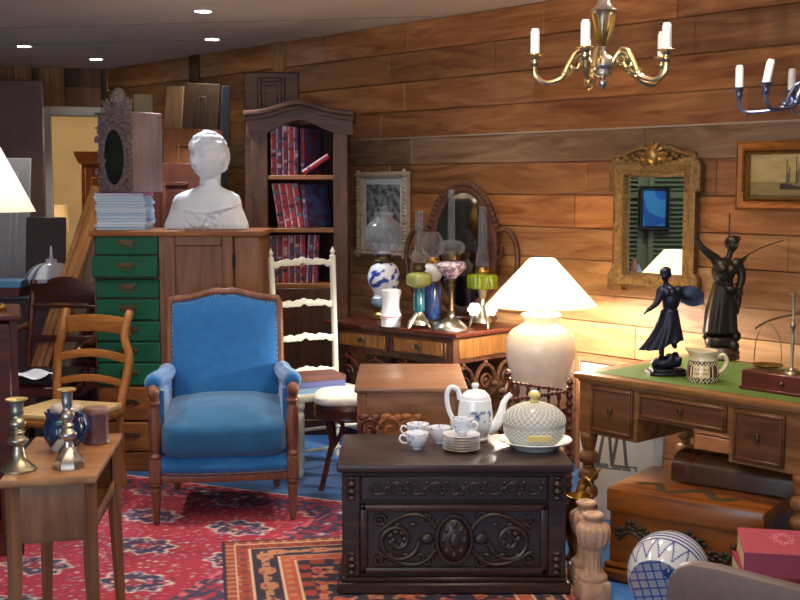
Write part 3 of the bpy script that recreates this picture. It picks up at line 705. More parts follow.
slab('framed_board', 'dark brown framed panel standing behind the bookcase top', 'panel', X(246, 90, 7.9), X(300, 90, 7.9), 0, Z(272, 73, 7.85), 7.74, 7.8, 'walnut', .03, [(.86, .985)], None, 'walnut')
# ---------------------------------------------------------------- bookcase
BY = 7.3; ba, bb = X(252, 200, BY), X(348, 200, BY); BW = bb - ba; bxm = (ba + bb) / 2
def bz(py): return Z(300, py, BY)
bc = thing('bookcase', 'dark walnut open bookcase with an arched cornice', 'bookcase', (bxm, BY, 0))
def bl_(px): return X(px, 200, BY) - bxm
si, so = bl_(268), bl_(333.5)
mb = MB(); mb.span((-BW / 2, .0, 0), (-BW / 2 + .02, .3, bz(122)), .004); mb.span((BW / 2 - .02, 0, 0), (BW / 2, .3, bz(122)), .004); mb.build('body', 'walnut_v', bc)
mb = MB(); mb.span((-BW / 2 + .02, .28, 0), (BW / 2 - .02, .3, bz(122))); mb.build('back', wood('bookcase_back', (30, 18, 14), (52, 32, 24), 'z', 12, .8, 0), bc)
mb = MB(); mb.span((-BW / 2, -.015, 0), (si, .02, bz(122)), .005); mb.build('stile', 'walnut_v', bc)
mb = MB(); mb.span((so, -.015, 0), (BW / 2, .02, bz(122)), .005); mb.build('stile', 'walnut_v', bc)
def arch(x, hi, lo_): 
    t = (x + BW / 2 + .03) / (BW + .06); return lo_ + (hi - lo_) * (math.exp(-((t - .5) / .24) ** 2))
xs = np.linspace(-BW / 2 - .03, BW / 2 + .03, 33)
zb_ = bz(136)
mb = MB(); 
und = [(x, arch(x, bz(120), bz(135)) if si < x < so else bz(135)) for x in xs]
mb.prism([(x, arch(x, bz(106), bz(116)) - .0) for x in xs] + und[::-1], -.018, .02, 'xz'); mb.build('arched_header', 'walnut', bc)
mb = MB()
for d0, off, out in ((.0, .03, .05), (-.03, .03, .03)):
    mb.prism([(x * (1.02 + out * .3), arch(x, bz(105), bz(116)) + d0 + off) for x in xs] + [(x * (1.02 + out * .3), arch(x, bz(105), bz(116)) + d0) for x in xs[::-1]], -.02 - out, .31, 'xz', .004)
mb.build('cornice', 'walnut', bc)
shz = [bz(175), bz(228), bz(283.5)]
for k, z in enumerate(shz):
    mb = MB(); mb.span((-BW / 2 + .02, -.005, z - .03), (BW / 2 - .02, .28, z), .004); mb.build('shelf', 'cabwood_x', bc)
mb = MB(); mb.span((si, -.012, .1), (so, .02, shz[2] - .03), .004); mb.build('lower_door', 'walnut_v', bc)
mb = MB(); mb.span((-BW / 2 - .01, -.025, 0), (BW / 2 + .01, .3, .1), .006); mb.build('plinth', 'walnut', bc)
bookcols = [(158, 30, 46), (140, 28, 46), (84, 40, 80), (158, 34, 44), (110, 30, 54), (164, 42, 54)]
def shelf_book(label, x, z, h, w, tilt, d=.2, col=(150, 28, 44), seed=0, group='', yy=.05, turn=0):
    """a book standing on the shelf with patterned spine; tilt leans it to the left"""
    t = thing('book', label, 'book', (bxm + x, BY + yy, z), 0, group); t.rotation_euler = (0, tilt, turn)
    rnd = random.Random(seed)
    bands = [(rnd.uniform(.05, .95), rnd.uniform(.015, .045), rnd.choice([(176, 150, 160), (70, 96, 130), (40, 30, 50), (120, 30, 40), (150, 60, 70)])) for _ in range(6)]
    def pat(c):
        if c.y > .006: return col if c.x < w * .5 else (30, 60, 104) if noise.noise(Vector((c.y * 25, c.z * 25, seed))) > .05 else (col[0] * .8, col[1], col[2])
        v = c.z / h
        for p, q, k in bands:
            if abs(v - p) < q and abs(c.x - w / 2) < w * .42: return k
        return (196, 170, 180) if c.x < w * .2 else col
    mb = MB(); mb.surf(7, 40, lambda u, v: (u * w, -.006 * math.sin(PI * u), v * h)); mb.span((0, .0, 0), (.003, d, h)); mb.surf(12, 24, lambda u, v: (w + .0002, u * d, v * h)); mb.span((w - .003, .0, 0), (w, d, h)); mb.build('cover', 'glaze' if 0 else 'paint', t, color=pat)
    mb = MB(); mb.span((.003, .002, .003), (w - .003, d - .004, h - .004)); mb.build('pages', 'paper', t)
    return t
sxp = BY / F
def row(k, items, names, grp):
    for i, (px0, py_top, wpx, tilt) in enumerate(items):
        z = shz[k]; h = (bz(py_top) - z) / math.cos(tilt); x = bl_(px0); w = wpx * sxp
        extra = abs(w * math.sin(tilt)) if tilt > 0 else 0
        shelf_book(names(i), x, z + .001 + (extra if tilt > 0 else 0), h, w, tilt, .2, bookcols[(i * 2 + k) % 6], i + 10 * k, grp)
row(0, [(270.5, 127, 5, 0), (276, 125, 5.4, 0), (282, 124, 5, 0), (287.6, 126, 5.4, 0), (293.4, 127, 4.6, 0)], lambda i: 'upright dark red book, %s from the left on the top shelf of the bookcase' % ORD[i], 'books on the top shelf')
shelf_book('red book slanting steeply across the top shelf of the bookcase', bl_(302), shz[0] + .001 + 5 * sxp * math.sin(.98), .192, 5 * sxp, .98, .062, bookcols[0], 77, 'books on the top shelf', .003)
shelf_book('upright book showing its dark blue and red cover on the bookcase top shelf', bl_(299.6), shz[0] + .001, bz(128) - shz[0], 4.6 * sxp, 0, .17, (120, 30, 50), 66, 'books on the top shelf', .095, -.6)
row(1, [(277.5 + 6.7 * i, 184, 6.2, -.15) for i in range(4)], lambda i: 'slanting red-spined book, %s from the left on the middle shelf' % ORD[i], 'books on the middle shelf')
shelf_book('slanting book with a blue and red cover, rightmost on the middle shelf', bl_(304.2), shz[1] + .001, (bz(186) - shz[1]) / math.cos(.24), 5.5 * sxp, -.15, .2, (70, 30, 60), 88, 'books on the middle shelf', .03, -.75)
row(2, [(269 + 6.0 * i, 235.5, 5.4, 0 if i < 6 else .05) for i in range(8)], lambda i: 'striped red and blue book, %s from the left on the shelf behind the white chair' % ORD[i], 'books on the lower shelf')
# ---------------------------------------------------------------- rugs
def rug(name, label, origin, ang, w, d, fn, nx, ny, z, th):
    mb = MB()
    mb.surf(nx, ny, lambda u, v: ((u) * w, -v * d, th))
    mb.prism([(0, 0), (w, 0), (w, -d), (0, -d)], 0, th - .0008)
    o = mb.build(name, 'weave', None, (origin[0], origin[1], z), ang, smooth=False, color=lambda c: fn(c.x, -c.y, w, d))
    return tag(o, label, 'rug')
def vor(x, y, s, seed=0):
    return noise.voronoi(Vector((x * s + seed, y * s, seed * 3.1)))[0]
def cellv(x, y, s, seed): return noise.cell(Vector((x * s + seed * 7.3, y * s, seed)))
RED, NAVY, CREAM, PINK, SKY = (170, 52, 74), (70, 62, 92), (212, 190, 182), (204, 104, 118), (136, 130, 160)
def rug_red(x, y, w, d):
    e = min(x, y, w - x, d - y)
    n1 = noise.noise(Vector((x * 26, y * 26, 1))); n2 = noise.noise(Vector((x * 40, y * 40, 7))); n3 = noise.noise(Vector((x * 3.2, y * 3.2, 4)))
    if e < .015: return (210, 196, 180)
    if e < .07: return PINK if math.sin(x * 60) * math.sin(y * 60) > .2 else (150, 50, 66)
    if e < .22:
        q = vor(x, y, 13, 2)[0]
        return CREAM if q < .18 else SKY if q < .30 else NAVY if n1 > -.1 else RED
    if e < .26: return PINK if n1 > 0 else NAVY
    # medallions in a lattice, each with a pale rim
    u, v = x / .50, y / .40
    cu, cv = u - math.floor(u) - .5, v - math.floor(v) - .5
    if int(math.floor(v)) % 2: cu = (u + .5) - math.floor(u + .5) - .5
    r = math.hypot(cu * 1.0, cv * 1.15) * (1 + .12 * math.cos(8 * math.atan2(cv, cu)))
    q = vor(x, y, 26, 5)[0]
    if r < .10: return CREAM if n1 > .1 else (150, 60, 80)
    if r < .27: return CREAM if q < .22 else SKY if q < .34 else PINK if n2 > .35 else NAVY
    if r < .31: return CREAM if n1 > -.15 else SKY
    if q < .19: return CREAM if n1 > -.2 else SKY
    if q < .27: return NAVY if n1 > 0 else SKY
    if n2 > .38: return PINK
    return RED if n3 > -.25 else (160, 52, 78)
rug('persian_rug', 'large red patterned rug with navy and cream medallions under the blue armchair', (-.05, 5.58), PI + math.atan2(-.404, .915) + 0, 2.95, -2.55, lambda x, y, w, d: rug_red(x, abs(y), w, abs(d)), 330, 280, .0, .008)
OR, DN, TAN = (156, 72, 58), (54, 48, 64), (182, 128, 98)
def rug_or(x, y, w, d):
    e = min(x, y, w - x, d - y); a = x if min(x, w - x) > min(y, d - y) else y
    n1 = noise.noise(Vector((x * 40, y * 40, 3))); n2 = noise.noise(Vector((x * 22, y * 22, 9)))
    if e < .012: return DN
    def motif(per, thr, ca, cb): return ca if math.sin(a * per) + .7 * n1 > thr else cb
    if e < .05: return motif(120, .4, TAN, OR)
    if e < .06 or .115 < e < .123 or .235 < e < .243 or .30 < e < .308: return (214, 180, 150)
    if e < .115: return motif(80, .35, (120, 60, 66), OR) if abs(e - .088) < .016 else (OR if n1 < .3 else TAN)
    if e < .235:
        k = math.sin(a * 34); m = abs(e - .18)
        return TAN if (m < .016 + .02 * max(0, k) and n1 > -.25) else (OR if (m < .034 and k > .3) else DN)
    if e < .30: return motif(90, .3, TAN, (186, 88, 66)) if abs(e - .27) < .014 else (186, 88, 66)
    if e < .36: return motif(60, .2, DN, (160, 64, 54))
    return DN if n2 > -.05 else ((176, 70, 58) if n1 > 0 else TAN)
ra = .165
rug('patterned_rug', 'orange rug with a dark striped border lying partly under the carved chest', (-.795, 5.0), ra, 1.42, 1.25, rug_or, 260, 220, .008, .006)
# ---------------------------------------------------------------- blue armchair
bg = thing('upholstered_armchair', 'bright blue upholstered armchair with a wooden frame and loose seat cushion', 'armchair', (-.868, 5.62, .0125), .135)
W2 = .325; FY, BYY = -.30, .27; RZ = .215
def leg_front(sx):
    mb = MB(); mb.lathe(smoothprof([(.013, 0), (.016, .02), (.022, .12), (.026, .165), (.018, .175), (.028, .185), (.028, .20)]), 14, c=(sx * (W2 - .005), FY, 0))
    mb.box((sx * (W2 - .005), FY, .255), (.056, .056, .115), .008)
    mb.lathe(smoothprof([(.026, .31), (.03, .325), (.02, .34), (.026, .37), (.03, .45), (.026, .53), (.02, .56), (.03, .575), (.022, .59)]), 14, c=(sx * (W2 - .005), FY, 0))
    return mb
for sx in (-1, 1):
    leg_front(sx).build('leg', 'bergwood', bg)
    mb = MB(); mb.tube([(sx * .26, BYY + .06, 0), (sx * .262, BYY + .02, .22), (sx * .264, BYY + .02, .34)], [.018, .024, .024], 8); mb.build('leg', 'bergwood', bg)
    mb = MB(); mb.span((sx * W2 - .024 - sx * .005, FY, RZ - .01), (sx * W2 + .024 - sx * .005, FY + .02, RZ)); mb.tube([(sx * (W2 - .01), FY, RZ + .01), (sx * .285, BYY, RZ + .01)], .024, 8); mb.build('side_rail', 'bergwood', bg)
    # arm: padded, on a turned wooden support that ends in a carved scroll
    mb = MB(); mb.tube(catmull([(sx * (W2 - .005), FY, .585), (sx * (W2 - .002), FY - .006, .62), (sx * W2, FY + .01, .638), (sx * W2, FY + .06, .638), (sx * (W2 - .012), FY + .2, .625), (sx * .30, FY + .36, .61), (sx * .287, BYY + .0, .60)]), [.024] * 12 + [.02] * 25, 10)
    mb.ball((sx * (W2 - .002), FY - .012, .63), (.03, .034, .034), 12, 8); mb.tube(spiral(0, 0, .03, .006, -1, 1.5, 20), .008, 6, T=mat3((sx * (W2 + .012), FY - .012, .63), rz=PI / 2)); mb.build('arm', 'bergwood', bg)
    mb = MB(); mb.tube(catmull([(sx * W2, FY + .03, .655), (sx * W2, FY + .08, .662), (sx * (W2 - .010), FY + .2, .655), (sx * .302, FY + .36, .642), (sx * .290, BYY + .03, .64)]), [.02, .03, .036, .04, .042] + [.043] * 18 + [.032, .03], 16); mb.build('arm_pad', 'blue_fab', bg)
    mb = MB(); mb.prism([(FY + .03, RZ + .06), (BYY + .03, RZ + .06), (BYY + .05, .63), (FY + .32, .63), (FY + .16, .635), (FY + .03, .63)], sx * .295 - .022, sx * .295 + .022, 'yz', .012); mb.build('side_panel', 'blue_fab', bg)
def frontrail(z0, z1, out, m, name):
    mb = MB(); pts = [(x, FY - out - .03 * (1 - (x / W2) ** 2)) for x in np.linspace(-W2 + .03, W2 - .03, 13)]
    mb.prism(pts + [(W2 - .03, FY + .05), (-W2 + .03, FY + .05)], z0, z1, 'xy', .006); return mb.build(name, m, bg)
frontrail(.20, .235, .012, 'bergwood', 'front_rail')
mb = MB(); mb.surf(30, 12, lambda u, v: ((u - .5) * 2 * (W2 - .033), FY - .005 - .03 * (1 - ((u - .5) * 2) ** 2) - .022 * math.sin(PI * min(1, v * 1.15)), .233 + .088 * v)); mb.span((-.29, FY + .0, .23), (.29, BYY, .32)); mb.build('seat_band', 'blue_fab', bg)
mb = MB()
for i in range(60):
    u = -1 + 2 * i / 59; mb.ball((u * (W2 - .04), FY - .018 - .03 * (1 - u * u), .243), .0055, 6, 4)
mb.build('nail_trim', 'silver', bg)
def qf(p):
    r = (p.x / .29) ** 2 + (p.y / .3) ** 2
    if p.z > 0: p.z += .045 * max(0, 1 - r) + .010 * noise.noise(Vector((p.x * 7, p.y * 7, 1))) + .006 * noise.noise(Vector((p.x * 16, p.y * 5, 4)))
    p.z += .03 * (p.y + .28) * (1 if p.z > 0 else .3)
    p.x += .008 * noise.noise(Vector((p.x * 5, p.y * 5, p.z * 5))); return p
mb = MB(); mb.pillow((.0, -.045, .415), (.60, .60, .185), .28, .42, 72, 36, fn=qf, T=mat3((0, 0, 0), rx=.05)); cu = mb.build('seat_cushion', 'blue_cush', bg)
mb = MB(); mb.tube([Vector((math.copysign(abs(math.cos(a)) ** .28, math.cos(a)) * .298, -.045 + math.copysign(abs(math.sin(a)) ** .28, math.sin(a)) * .298, .372 + .03 * math.copysign(abs(math.sin(a)) ** .28, math.sin(a)))) for a in np.linspace(0, 2 * PI, 80)[:-1]], .005, 6, True); mb.build('piping', 'blue_cush', cu)
# back: shaped frame round a padded panel
def backtop(x): return 1.004 + .042 * (.5 + .5 * math.cos(PI * min(1, abs(x) / .235))) - .009 * math.exp(-(x / .028) ** 2)
tilt = .13
TB = Matrix.Translation((0, BYY - .01, .3)) @ Matrix.Rotation(-tilt, 4, 'X') @ Matrix.Translation((0, 0, -.3))
path = [(-.275, 0, .30), (-.284, 0, .6), (-.282, 0, .86), (-.281, 0, backtop(-.28) - .03), (-.272, 0, backtop(-.27) - .004)] + [(x, 0, backtop(x)) for x in np.linspace(-.24, .24, 17)] + [(.272, 0, backtop(.27) - .004), (.281, 0, backtop(.28) - .03), (.282, 0, .86), (.284, 0, .6), (.275, 0, .30)]
mb = MB(); mb.tube(path, .021, 10, T=TB); mb.build('back_frame', 'bergwood', bg)
def bk(u, v, s):
    x = (u - .5) * .56; zt = backtop(x) - .012; z = .28 + (zt - .28) * v
    q = (1 - abs(2 * u - 1) ** 6) * (1 - abs(2 * v - 1) ** 8); return TB @ Vector((x * (1 if v > .1 else 1), s * (.012 + .035 * q), z))
mb = MB(); mb.surf(36, 36, lambda u, v: bk(u, v, -1)); mb.surf(36, 36, lambda u, v: bk(u, v, 1)); mb.build('backrest', 'blue_fab', bg)
mb = MB()
pp = catmull([(x * .945, y - .017, z - (.026 if z > .9 else 0)) for x, y, z in path], 10); acc = 0
for a, b in zip(pp, pp[1:]):
    acc += (b - a).length
    if acc > .015: acc = 0; mb.ball(TB @ b, .0055, 6, 4)
mb.build('nail_trim', 'silver', bg)
# ---------------------------------------------------------------- white ladderback chair with books
wc_ = thing('ladderback_chair', 'cream-white painted ladderback chair with scalloped slats in front of the bookcase', 'chair', (X(306, 300, 6.6), 6.62, 0), .55)
hw = .192
bt = Z(306, 258, 6.62)
for sx in (-1, 1):
    mb = MB(); mb.tube([(sx * hw, 0, 0), (sx * hw, .0, .45), (sx * (hw + .008), .05, bt)], .018, 10)
    mb.lathe(smoothprof([(.016, 0), (.018, .006), (.008, .014), (.015, .028), (.008, .045), (.0, .06)]), 10, c=(sx * (hw + .008), .05, bt)); mb.build('leg', 'white_chair', wc_)
    mb = MB(); mb.lathe(smoothprof([(.014, 0), (.02, .03), (.014, .06), (.024, .10), (.018, .14), (.024, .2), (.026, .34), (.018, .36), (.028, .39), (.028, .425)]), 12, c=(sx * (hw + .03), -.35, 0)); mb.build('leg', 'white_chair', wc_)
mb = MB(); mb.prism([(-hw - .05, -.38), (hw + .05, -.38), (hw + .01, .02), (-hw - .01, .02)], .415, .45, 'xy', .01); mb.build('seat', 'white_chair', wc_)
for k, py in enumerate((263, 304, 338, 371)):
    zc_ = Z(306, py, 6.64); y0 = .05 * (zc_ - .45) / (bt - .45); n = 40; up, lo = [], []
    for i in range(n + 1):
        t = i / n; x = -hw + 2 * hw * t; a = abs(2 * t - 1)
        e = .020 * math.exp(-(a / .28) ** 2) + .012 * math.exp(-((a - .55) / .16) ** 2) + .003 * math.cos(a * 26)
        up.append((x, zc_ + .012 + e)); lo.append((x, zc_ - .022 + e * .8 + .004 * math.cos(a * 18)))
    mb = MB(); mb.prism(up + lo[::-1], y0 - .009, y0 + .009, 'xz', .003); mb.build('back_slat', 'white_chair', wc_)
for z in (.14, .26):
    mb = MB(); mb.tube([(-hw - .03, -.35, z), (hw + .03, -.35, z)], .01, 8); mb.build('stretcher', 'white_chair', wc_)
for sx in (-1, 1):
    mb = MB(); mb.tube([(sx * (hw + .03), -.35, .2), (sx * hw, 0, .2)], .01, 8); mb.build('stretcher', 'white_chair', wc_)
mt = wc_.matrix_basis
q = mt @ Vector((-.05, -.22, .4505)); zb2 = .4505
for lab, cv, th2, rz in (('pale blue closed book at the bottom of the pile on the white chair', plain('pale_blue_cover', (126, 158, 190), .5), .035, .2), ('violet-blue closed book in the middle of the pile on the white chair', plain('violet_cover', (104, 112, 170), .5), .032, .3), ('brown closed book on top of the pile on the white chair', plain('brown_cover', (120, 78, 70), .5), .026, .42)):
    bookblock('book', lab, 'book', (q.x, q.y, zb2), .22, .27, th2, cv, PI / 2 + .2 + rz * .5, 'books piled on the white chair', 'white_paper'); zb2 += th2
# ---------------------------------------------------------------- bentwood chair seat
bs = thing('bentwood_stool', 'dark stool with curved legs and a white upholstered seat left of the box table', 'stool', (-.262, 6.07, 0))
mb = MB(); mb.pillow((0, 0, .475), (.40, .38, .07), .6, .6, 40, 16); mb.build('seat_cushion', plain('white_patterned_cloth', (222, 214, 200), .85, var=.12, vscale=40), bs)
mb = MB(); mb.lathe([(.19, .37), (.20, .38), (.195, .41), (.20, .42), (.195, .445), (.19, .455)], 32); mb.build('seat_rail', 'mahog', bs)
for i in range(4):
    a = PI / 4 + i * PI / 2; c_, s_ = math.cos(a), math.sin(a)
    mb = MB(); mb.tube(catmull([(c_ * .215, s_ * .215, 0), (c_ * .17, s_ * .17, .14), (c_ * .14, s_ * .14, .25), (c_ * .17, s_ * .17, .38)]), .015, 8); mb.tube(bez([(c_ * .15, s_ * .15, .2), (c_ * .02, s_ * .02, .3), (c_ * .05, s_ * .05, .36), (c_ * .15, s_ * .15, .37)]), .009, 6); mb.build('leg', 'mahog', bs)
# ---------------------------------------------------------------- long table under the oil lamps
TA, TBk, TC = on(456, 334, .78), on(325, 320, .78), Vector((.718, 6.721, .78))
ta = thing('writing_table', 'dark writing table with drawers carrying the oil lamps', 'table', (TA.x, TA.y, 0))
vB, vC = TBk - TA, TC - TA; vB.z = vC.z = 0
uB, uC = vB.normalized(), vC.normalized(); iB = Vector((-uB.y, uB.x, 0)) * -1
if iB.y < 0: iB = -iB
iC = Vector((-uC.y, uC.x, 0))
vE = vB + iB * .60
vC2 = uC * .62
poly = [(0, 0), (vC2.x, vC2.y), (vE.x + .0, vE.y), (vB.x, vB.y)]
mb = MB(); mb.prism(poly, .752, .78, 'xy', .007); mb.build('top', 'mahog', ta)
def inset(p, k): 
    c = Vector((sum(a for a, b in poly) / 4, sum(b for a, b in poly) / 4)); v = Vector(p); return tuple(c + (v - c) * k)
ip = [inset(p, .93) for p in poly]
mb = MB(); mb.prism(ip, .60, .752, 'xy'); mb.build('apron', 'walnut', ta)
def faceT(p0, p1):
    """frame on a vertical face: x from p0 to p1 (left to right as seen), -y outward"""
    a, b = Vector((*p0, 0)), Vector((*p1, 0)); d = (b - a); return Matrix.Translation(a) @ Matrix.Rotation(math.atan2(d.y, d.x), 4, 'Z'), d.length
Tl, Ll = faceT(ip[3], ip[0])
for k in (0, 1):
    x0, x1 = (.05, Ll * .49) if k == 0 else (Ll * .52, Ll - .05)
    mb = MB(); mb.span((x0, -.008, .625), (x1, .01, .735), .004, T=Tl); d_ = mb.build('drawer', 'walnut', ta)
    mb = MB(); mb.span((x0 + .022, -.012, .643), (x1 - .022, .0, .718), .002, T=Tl); mb.build('burl_panel', 'burl', d_)
    h_ = bail(.06); h_.box((0, -.002, 0), (.02, .005, .03), .002); o = h_.build('handle', 'darkbrass', d_); o.location = Tl @ Vector(((x0 + x1) / 2, -.012, .685)); o.rotation_euler = (0, 0, math.atan2((Tl @ Vector((1, 0, 0)) - Tl @ Vector((0, 0, 0))).y, (Tl @ Vector((1, 0, 0)) - Tl @ Vector((0, 0, 0))).x))
Tr, Lr = faceT(ip[0], ip[1])
mb = MB(); mb.span((.045, -.008, .625), (Lr - .03, .01, .735), .004, T=Tr); pn = mb.build('side_panel', 'burl', ta)
for p in ip:
    mb = MB(); mb.lathe(smoothprof([(.02, 0), (.026, .03), (.018, .06), (.03, .14), (.024, .3), (.03, .42), (.018, .46), (.03, .50), (.03, .60)]), 14, c=(p[0] * .97, p[1] * .985 + .005, 0)); mb.build('leg', 'walnut_v', ta)
for T_, L_ in ((Tl, Ll), (Tr, Lr)):
    n = max(2, int(L_ / .19))
    for k in range(n):
        cx_ = L_ * (k + .5) / n; rr = L_ / n * .44
        mb = MB(); mb.tube([(cx_ + rr * math.cos(a), .012, .46 + .11 * math.sin(a)) for a in np.linspace(0, PI, 16)], .013, 8, T=T_); mb.ball((cx_ + rr, .012, .45), .024, 10, 8, T=T_); mb.tube(spiral(cx_, .47, .05, .01, 0, 1.4, 20, .012), .009, 6, T=T_); mb.ball((cx_, .012, .585), .016, 8, 6, T=T_); mb.build('arch_bracket', 'walnut_v' if T_ is Tr else 'mahog', ta)
mb = MB(); mb.prism([inset(p, .8) for p in poly], .16, .185); mb.build('shelf', 'mahog', ta)
# ---------------------------------------------------------------- oil lamps
ZT = .7805
def lamp_at(px, py): p = on(px, py, .78); return (p.x, p.y, ZT), p.y / F * 1.0
def parts(t, k, specs):
    for name, mt_, prof, kw in specs:
        mb = MB(); seg = kw.pop('seg', 24); sm = kw.pop('sm', True)
        pr = [(r * k, z * k) for r, z in prof]
        mb.lathe(smoothprof(pr) if sm else pr, seg, **kw); mb.build(name, mt_, t)
def chimney(r0, r1, z0, z1, bulge=None):
    o = [(r0, z0)] + ([(bulge, z0 + (z1 - z0) * .12)] if bulge else []) + [(r1 * 1.1, z0 + (z1 - z0) * .3), (r1, z1)]
    return o
OL = 'antique oil lamps on the writing table'
# 1 blue and white ball with frosted globe
pt, k = lamp_at(384, 318)
t = thing('oil_lamp', 'oil lamp with a blue-flowered white ball and a large frosted globe', 'oil lamp', pt, 0, OL)
parts(t, k, [('base', 'brass', [(16, 0), (17, 2), (12, 4), (9, 8), (10, 10)], {}), ('burner', 'darkbrass', [(8, 56), (10, 58), (7, 61), (8, 65)], {}), ('globe', 'frost', [(9, 64), (15, 70), (19, 80), (17, 92), (9, 101), (11, 106)], dict(cap=False)), ('chimney', 'glass', [(5, 64), (6, 72), (4, 90), (4, 112)], dict(cap=False))])
def bw(c):
    v = noise.noise(c * 26 + Vector((3, 1, 2))); return (38, 70, 160) if v > .18 and c.z > 20 * k else (96, 120, 140) if c.z < 20 * k else (228, 232, 240)
mb = MB(); mb.lathe(smoothprof([(8 * k, 10 * k), (13 * k, 14 * k), (12 * k, 20 * k), (10 * k, 24 * k), (15 * k, 34 * k), (16.5 * k, 42 * k), (13 * k, 52 * k), (8 * k, 56 * k)], 7), 48); mb.build('font', 'glaze', t, color=bw)
# white jar
pt, k = lamp_at(391, 326)
t = thing('apothecary_jar', 'white waisted jar with a red ring near the foot, in front of the oil lamps', 'jar', (pt[0], pt[1], pt[2]))
def jar(c): return (170, 30, 60) if abs(c.z - 9.2 * k) < .9 * k else (232, 232, 236)
mb = MB(); mb.lathe([(10 * k, 0), (10 * k, 7 * k), (11.2 * k, 8 * k), (11.4 * k, 8.3 * k), (11.4 * k, 10 * k), (11 * k, 11 * k), (9.2 * k, 17 * k), (8.8 * k, 24 * k), (10 * k, 31 * k), (10.6 * k, 33 * k), (10.6 * k, 36 * k), (9 * k, 37 * k), (8.5 * k, 36 * k), (0, 36 * k)], 32); mb.build('body', 'glaze', t, color=jar)
def feet(mb, k, r, h, n=4, a0=PI / 4):
    for i in range(n):
        a = a0 + 2 * PI * i / n; c_, s_ = math.cos(a), math.sin(a)
        mb.tube(catmull([(c_ * r, s_ * r, .003), (c_ * r * .85, s_ * r * .85, h * .25), (c_ * r * .4, s_ * r * .4, h * .7), (0, 0, h)]), [.006 + .004 * min(1, j / 6) for j in range(19)], 8); mb.ball((c_ * r, s_ * r, .006), .006, 8, 6)
# 2 pale green font, teal column, silver splayed foot
pt, k = lamp_at(419, 328)
t = thing('oil_lamp', 'oil lamp with a teal column, pale green glass font and splayed silver foot', 'oil lamp', pt, 0, OL)
mb = MB(); feet(mb, k, 15 * k, 17 * k); mb.lathe(smoothprof([(11 * k, 4 * k), (10 * k, 8 * k), (5 * k, 13 * k), (4 * k, 17 * k)]), 16); mb.build('base', 'pewter', t)
parts(t, k, [('column', 'tealglass', [(4, 16), (6, 20), (5.5, 32), (4, 40)], {}), ('font', 'paleglass', [(5, 40), (12, 44), (13, 49), (12, 54), (5, 57)], {}), ('burner', 'darkbrass', [(5, 57), (7, 59), (6, 63), (7, 66)], {}), ('chimney', 'glass', chimney(6, 4, 66, 118, 9), dict(cap=False))])
# 2b dark blue lamp behind
pt, k = lamp_at(432, 322); 
t = thing('oil_lamp', 'oil lamp with a dark blue column and round clear globe, behind the teal one', 'oil lamp', (pt[0] + .0, pt[1] - .075, ZT), 0, OL)
parts(t, k, [('base', 'black', [(11, 0), (11, 3), (7, 5)], dict(sm=False)), ('column', 'blueglaze', [(6, 5), (8, 14), (8, 34), (5, 42)], {}), ('font', 'opal', [(5, 42), (9, 46), (10, 54), (6, 60)], {}), ('burner', 'brass', [(6, 60), (7, 63), (6, 66)], {}), ('globe', 'glass', [(6, 66), (11, 72), (12, 80), (8, 88), (6, 91)], dict(cap=False))])
# 3 tallest, flowered bowl on a slim stem
pt, k = lamp_at(451, 330)
t = thing('oil_lamp', 'tallest oil lamp with a flowered mauve bowl on a slim stem', 'oil lamp', pt, 0, OL)
def mau(c): v = noise.noise(c * 60); return (228, 214, 226) if v > .15 else (120, 90, 130) if v < -.2 else (168, 142, 172)
parts(t, k, [('base', 'silver', [(17, 0), (17, 2), (15, 5), (9, 10), (4, 13), (3.4, 16)], {}), ('stem', 'darkbrass', [(3, 15), (4.4, 18), (2.6, 21), (2.6, 40), (4.4, 44), (3, 48), (4, 52)], {}), ('burner', 'darkbrass', [(7, 69), (9, 71), (9, 76), (7, 80)], {}), ('globe', 'glass', [(8, 76), (13, 79), (13.5, 85), (10, 89), (4, 91)], dict(cap=False)), ('chimney', 'glass', [(3.6, 84), (3.4, 110), (3.2, 141)], dict(cap=False, sm=False))])
mb = MB(); mb.lathe(smoothprof([(4 * k, 52 * k), (8 * k, 55 * k), (14.5 * k, 62 * k), (15 * k, 66 * k), (12 * k, 69 * k), (6 * k, 70 * k)], 6), 40); mb.build('font', 'glaze', t, color=mau)
# 4 green ribbed font
pt, k = lamp_at(482, 328)
t = thing('oil_lamp', 'oil lamp with a bright green ribbed font and violet-tinted chimney', 'oil lamp', pt, 0, OL)
mb = MB(); feet(mb, k, 13 * k, 26 * k, 3, -PI / 2 + .4); mb.lathe(smoothprof([(10 * k, 6 * k), (9 * k, 10 * k), (5 * k, 16 * k), (3 * k, 28 * k), (4 * k, 32 * k), (5 * k, 38 * k)]), 16); mb.build('base', 'pewter', t)
for sx in (-1, 1):
    mb = MB(); 
    for i in range(7): mb.ball((sx * 8 * k + 4.4 * k * math.cos(i * PI / 3) * (i < 6), -3 * k, 19 * k + 4.4 * k * math.sin(i * PI / 3) * (i < 6)), (3 * k, 1.6 * k, 3 * k), 8, 6)
    mb.build('flower', 'opal', t)
parts(t, k, [('font', 'greenglass', [(5, 38), (13, 40), (14.5, 42), (14.5, 52), (12, 54), (6, 55)], dict(rib=.04, nrib=20, seg=120)), ('burner', 'brass', [(6, 55), (7, 58), (6, 62)], {}), ('chimney', 'purpleglass', [(6, 60), (6.8, 68), (4.6, 84), (3.6, 122)], dict(cap=False))])
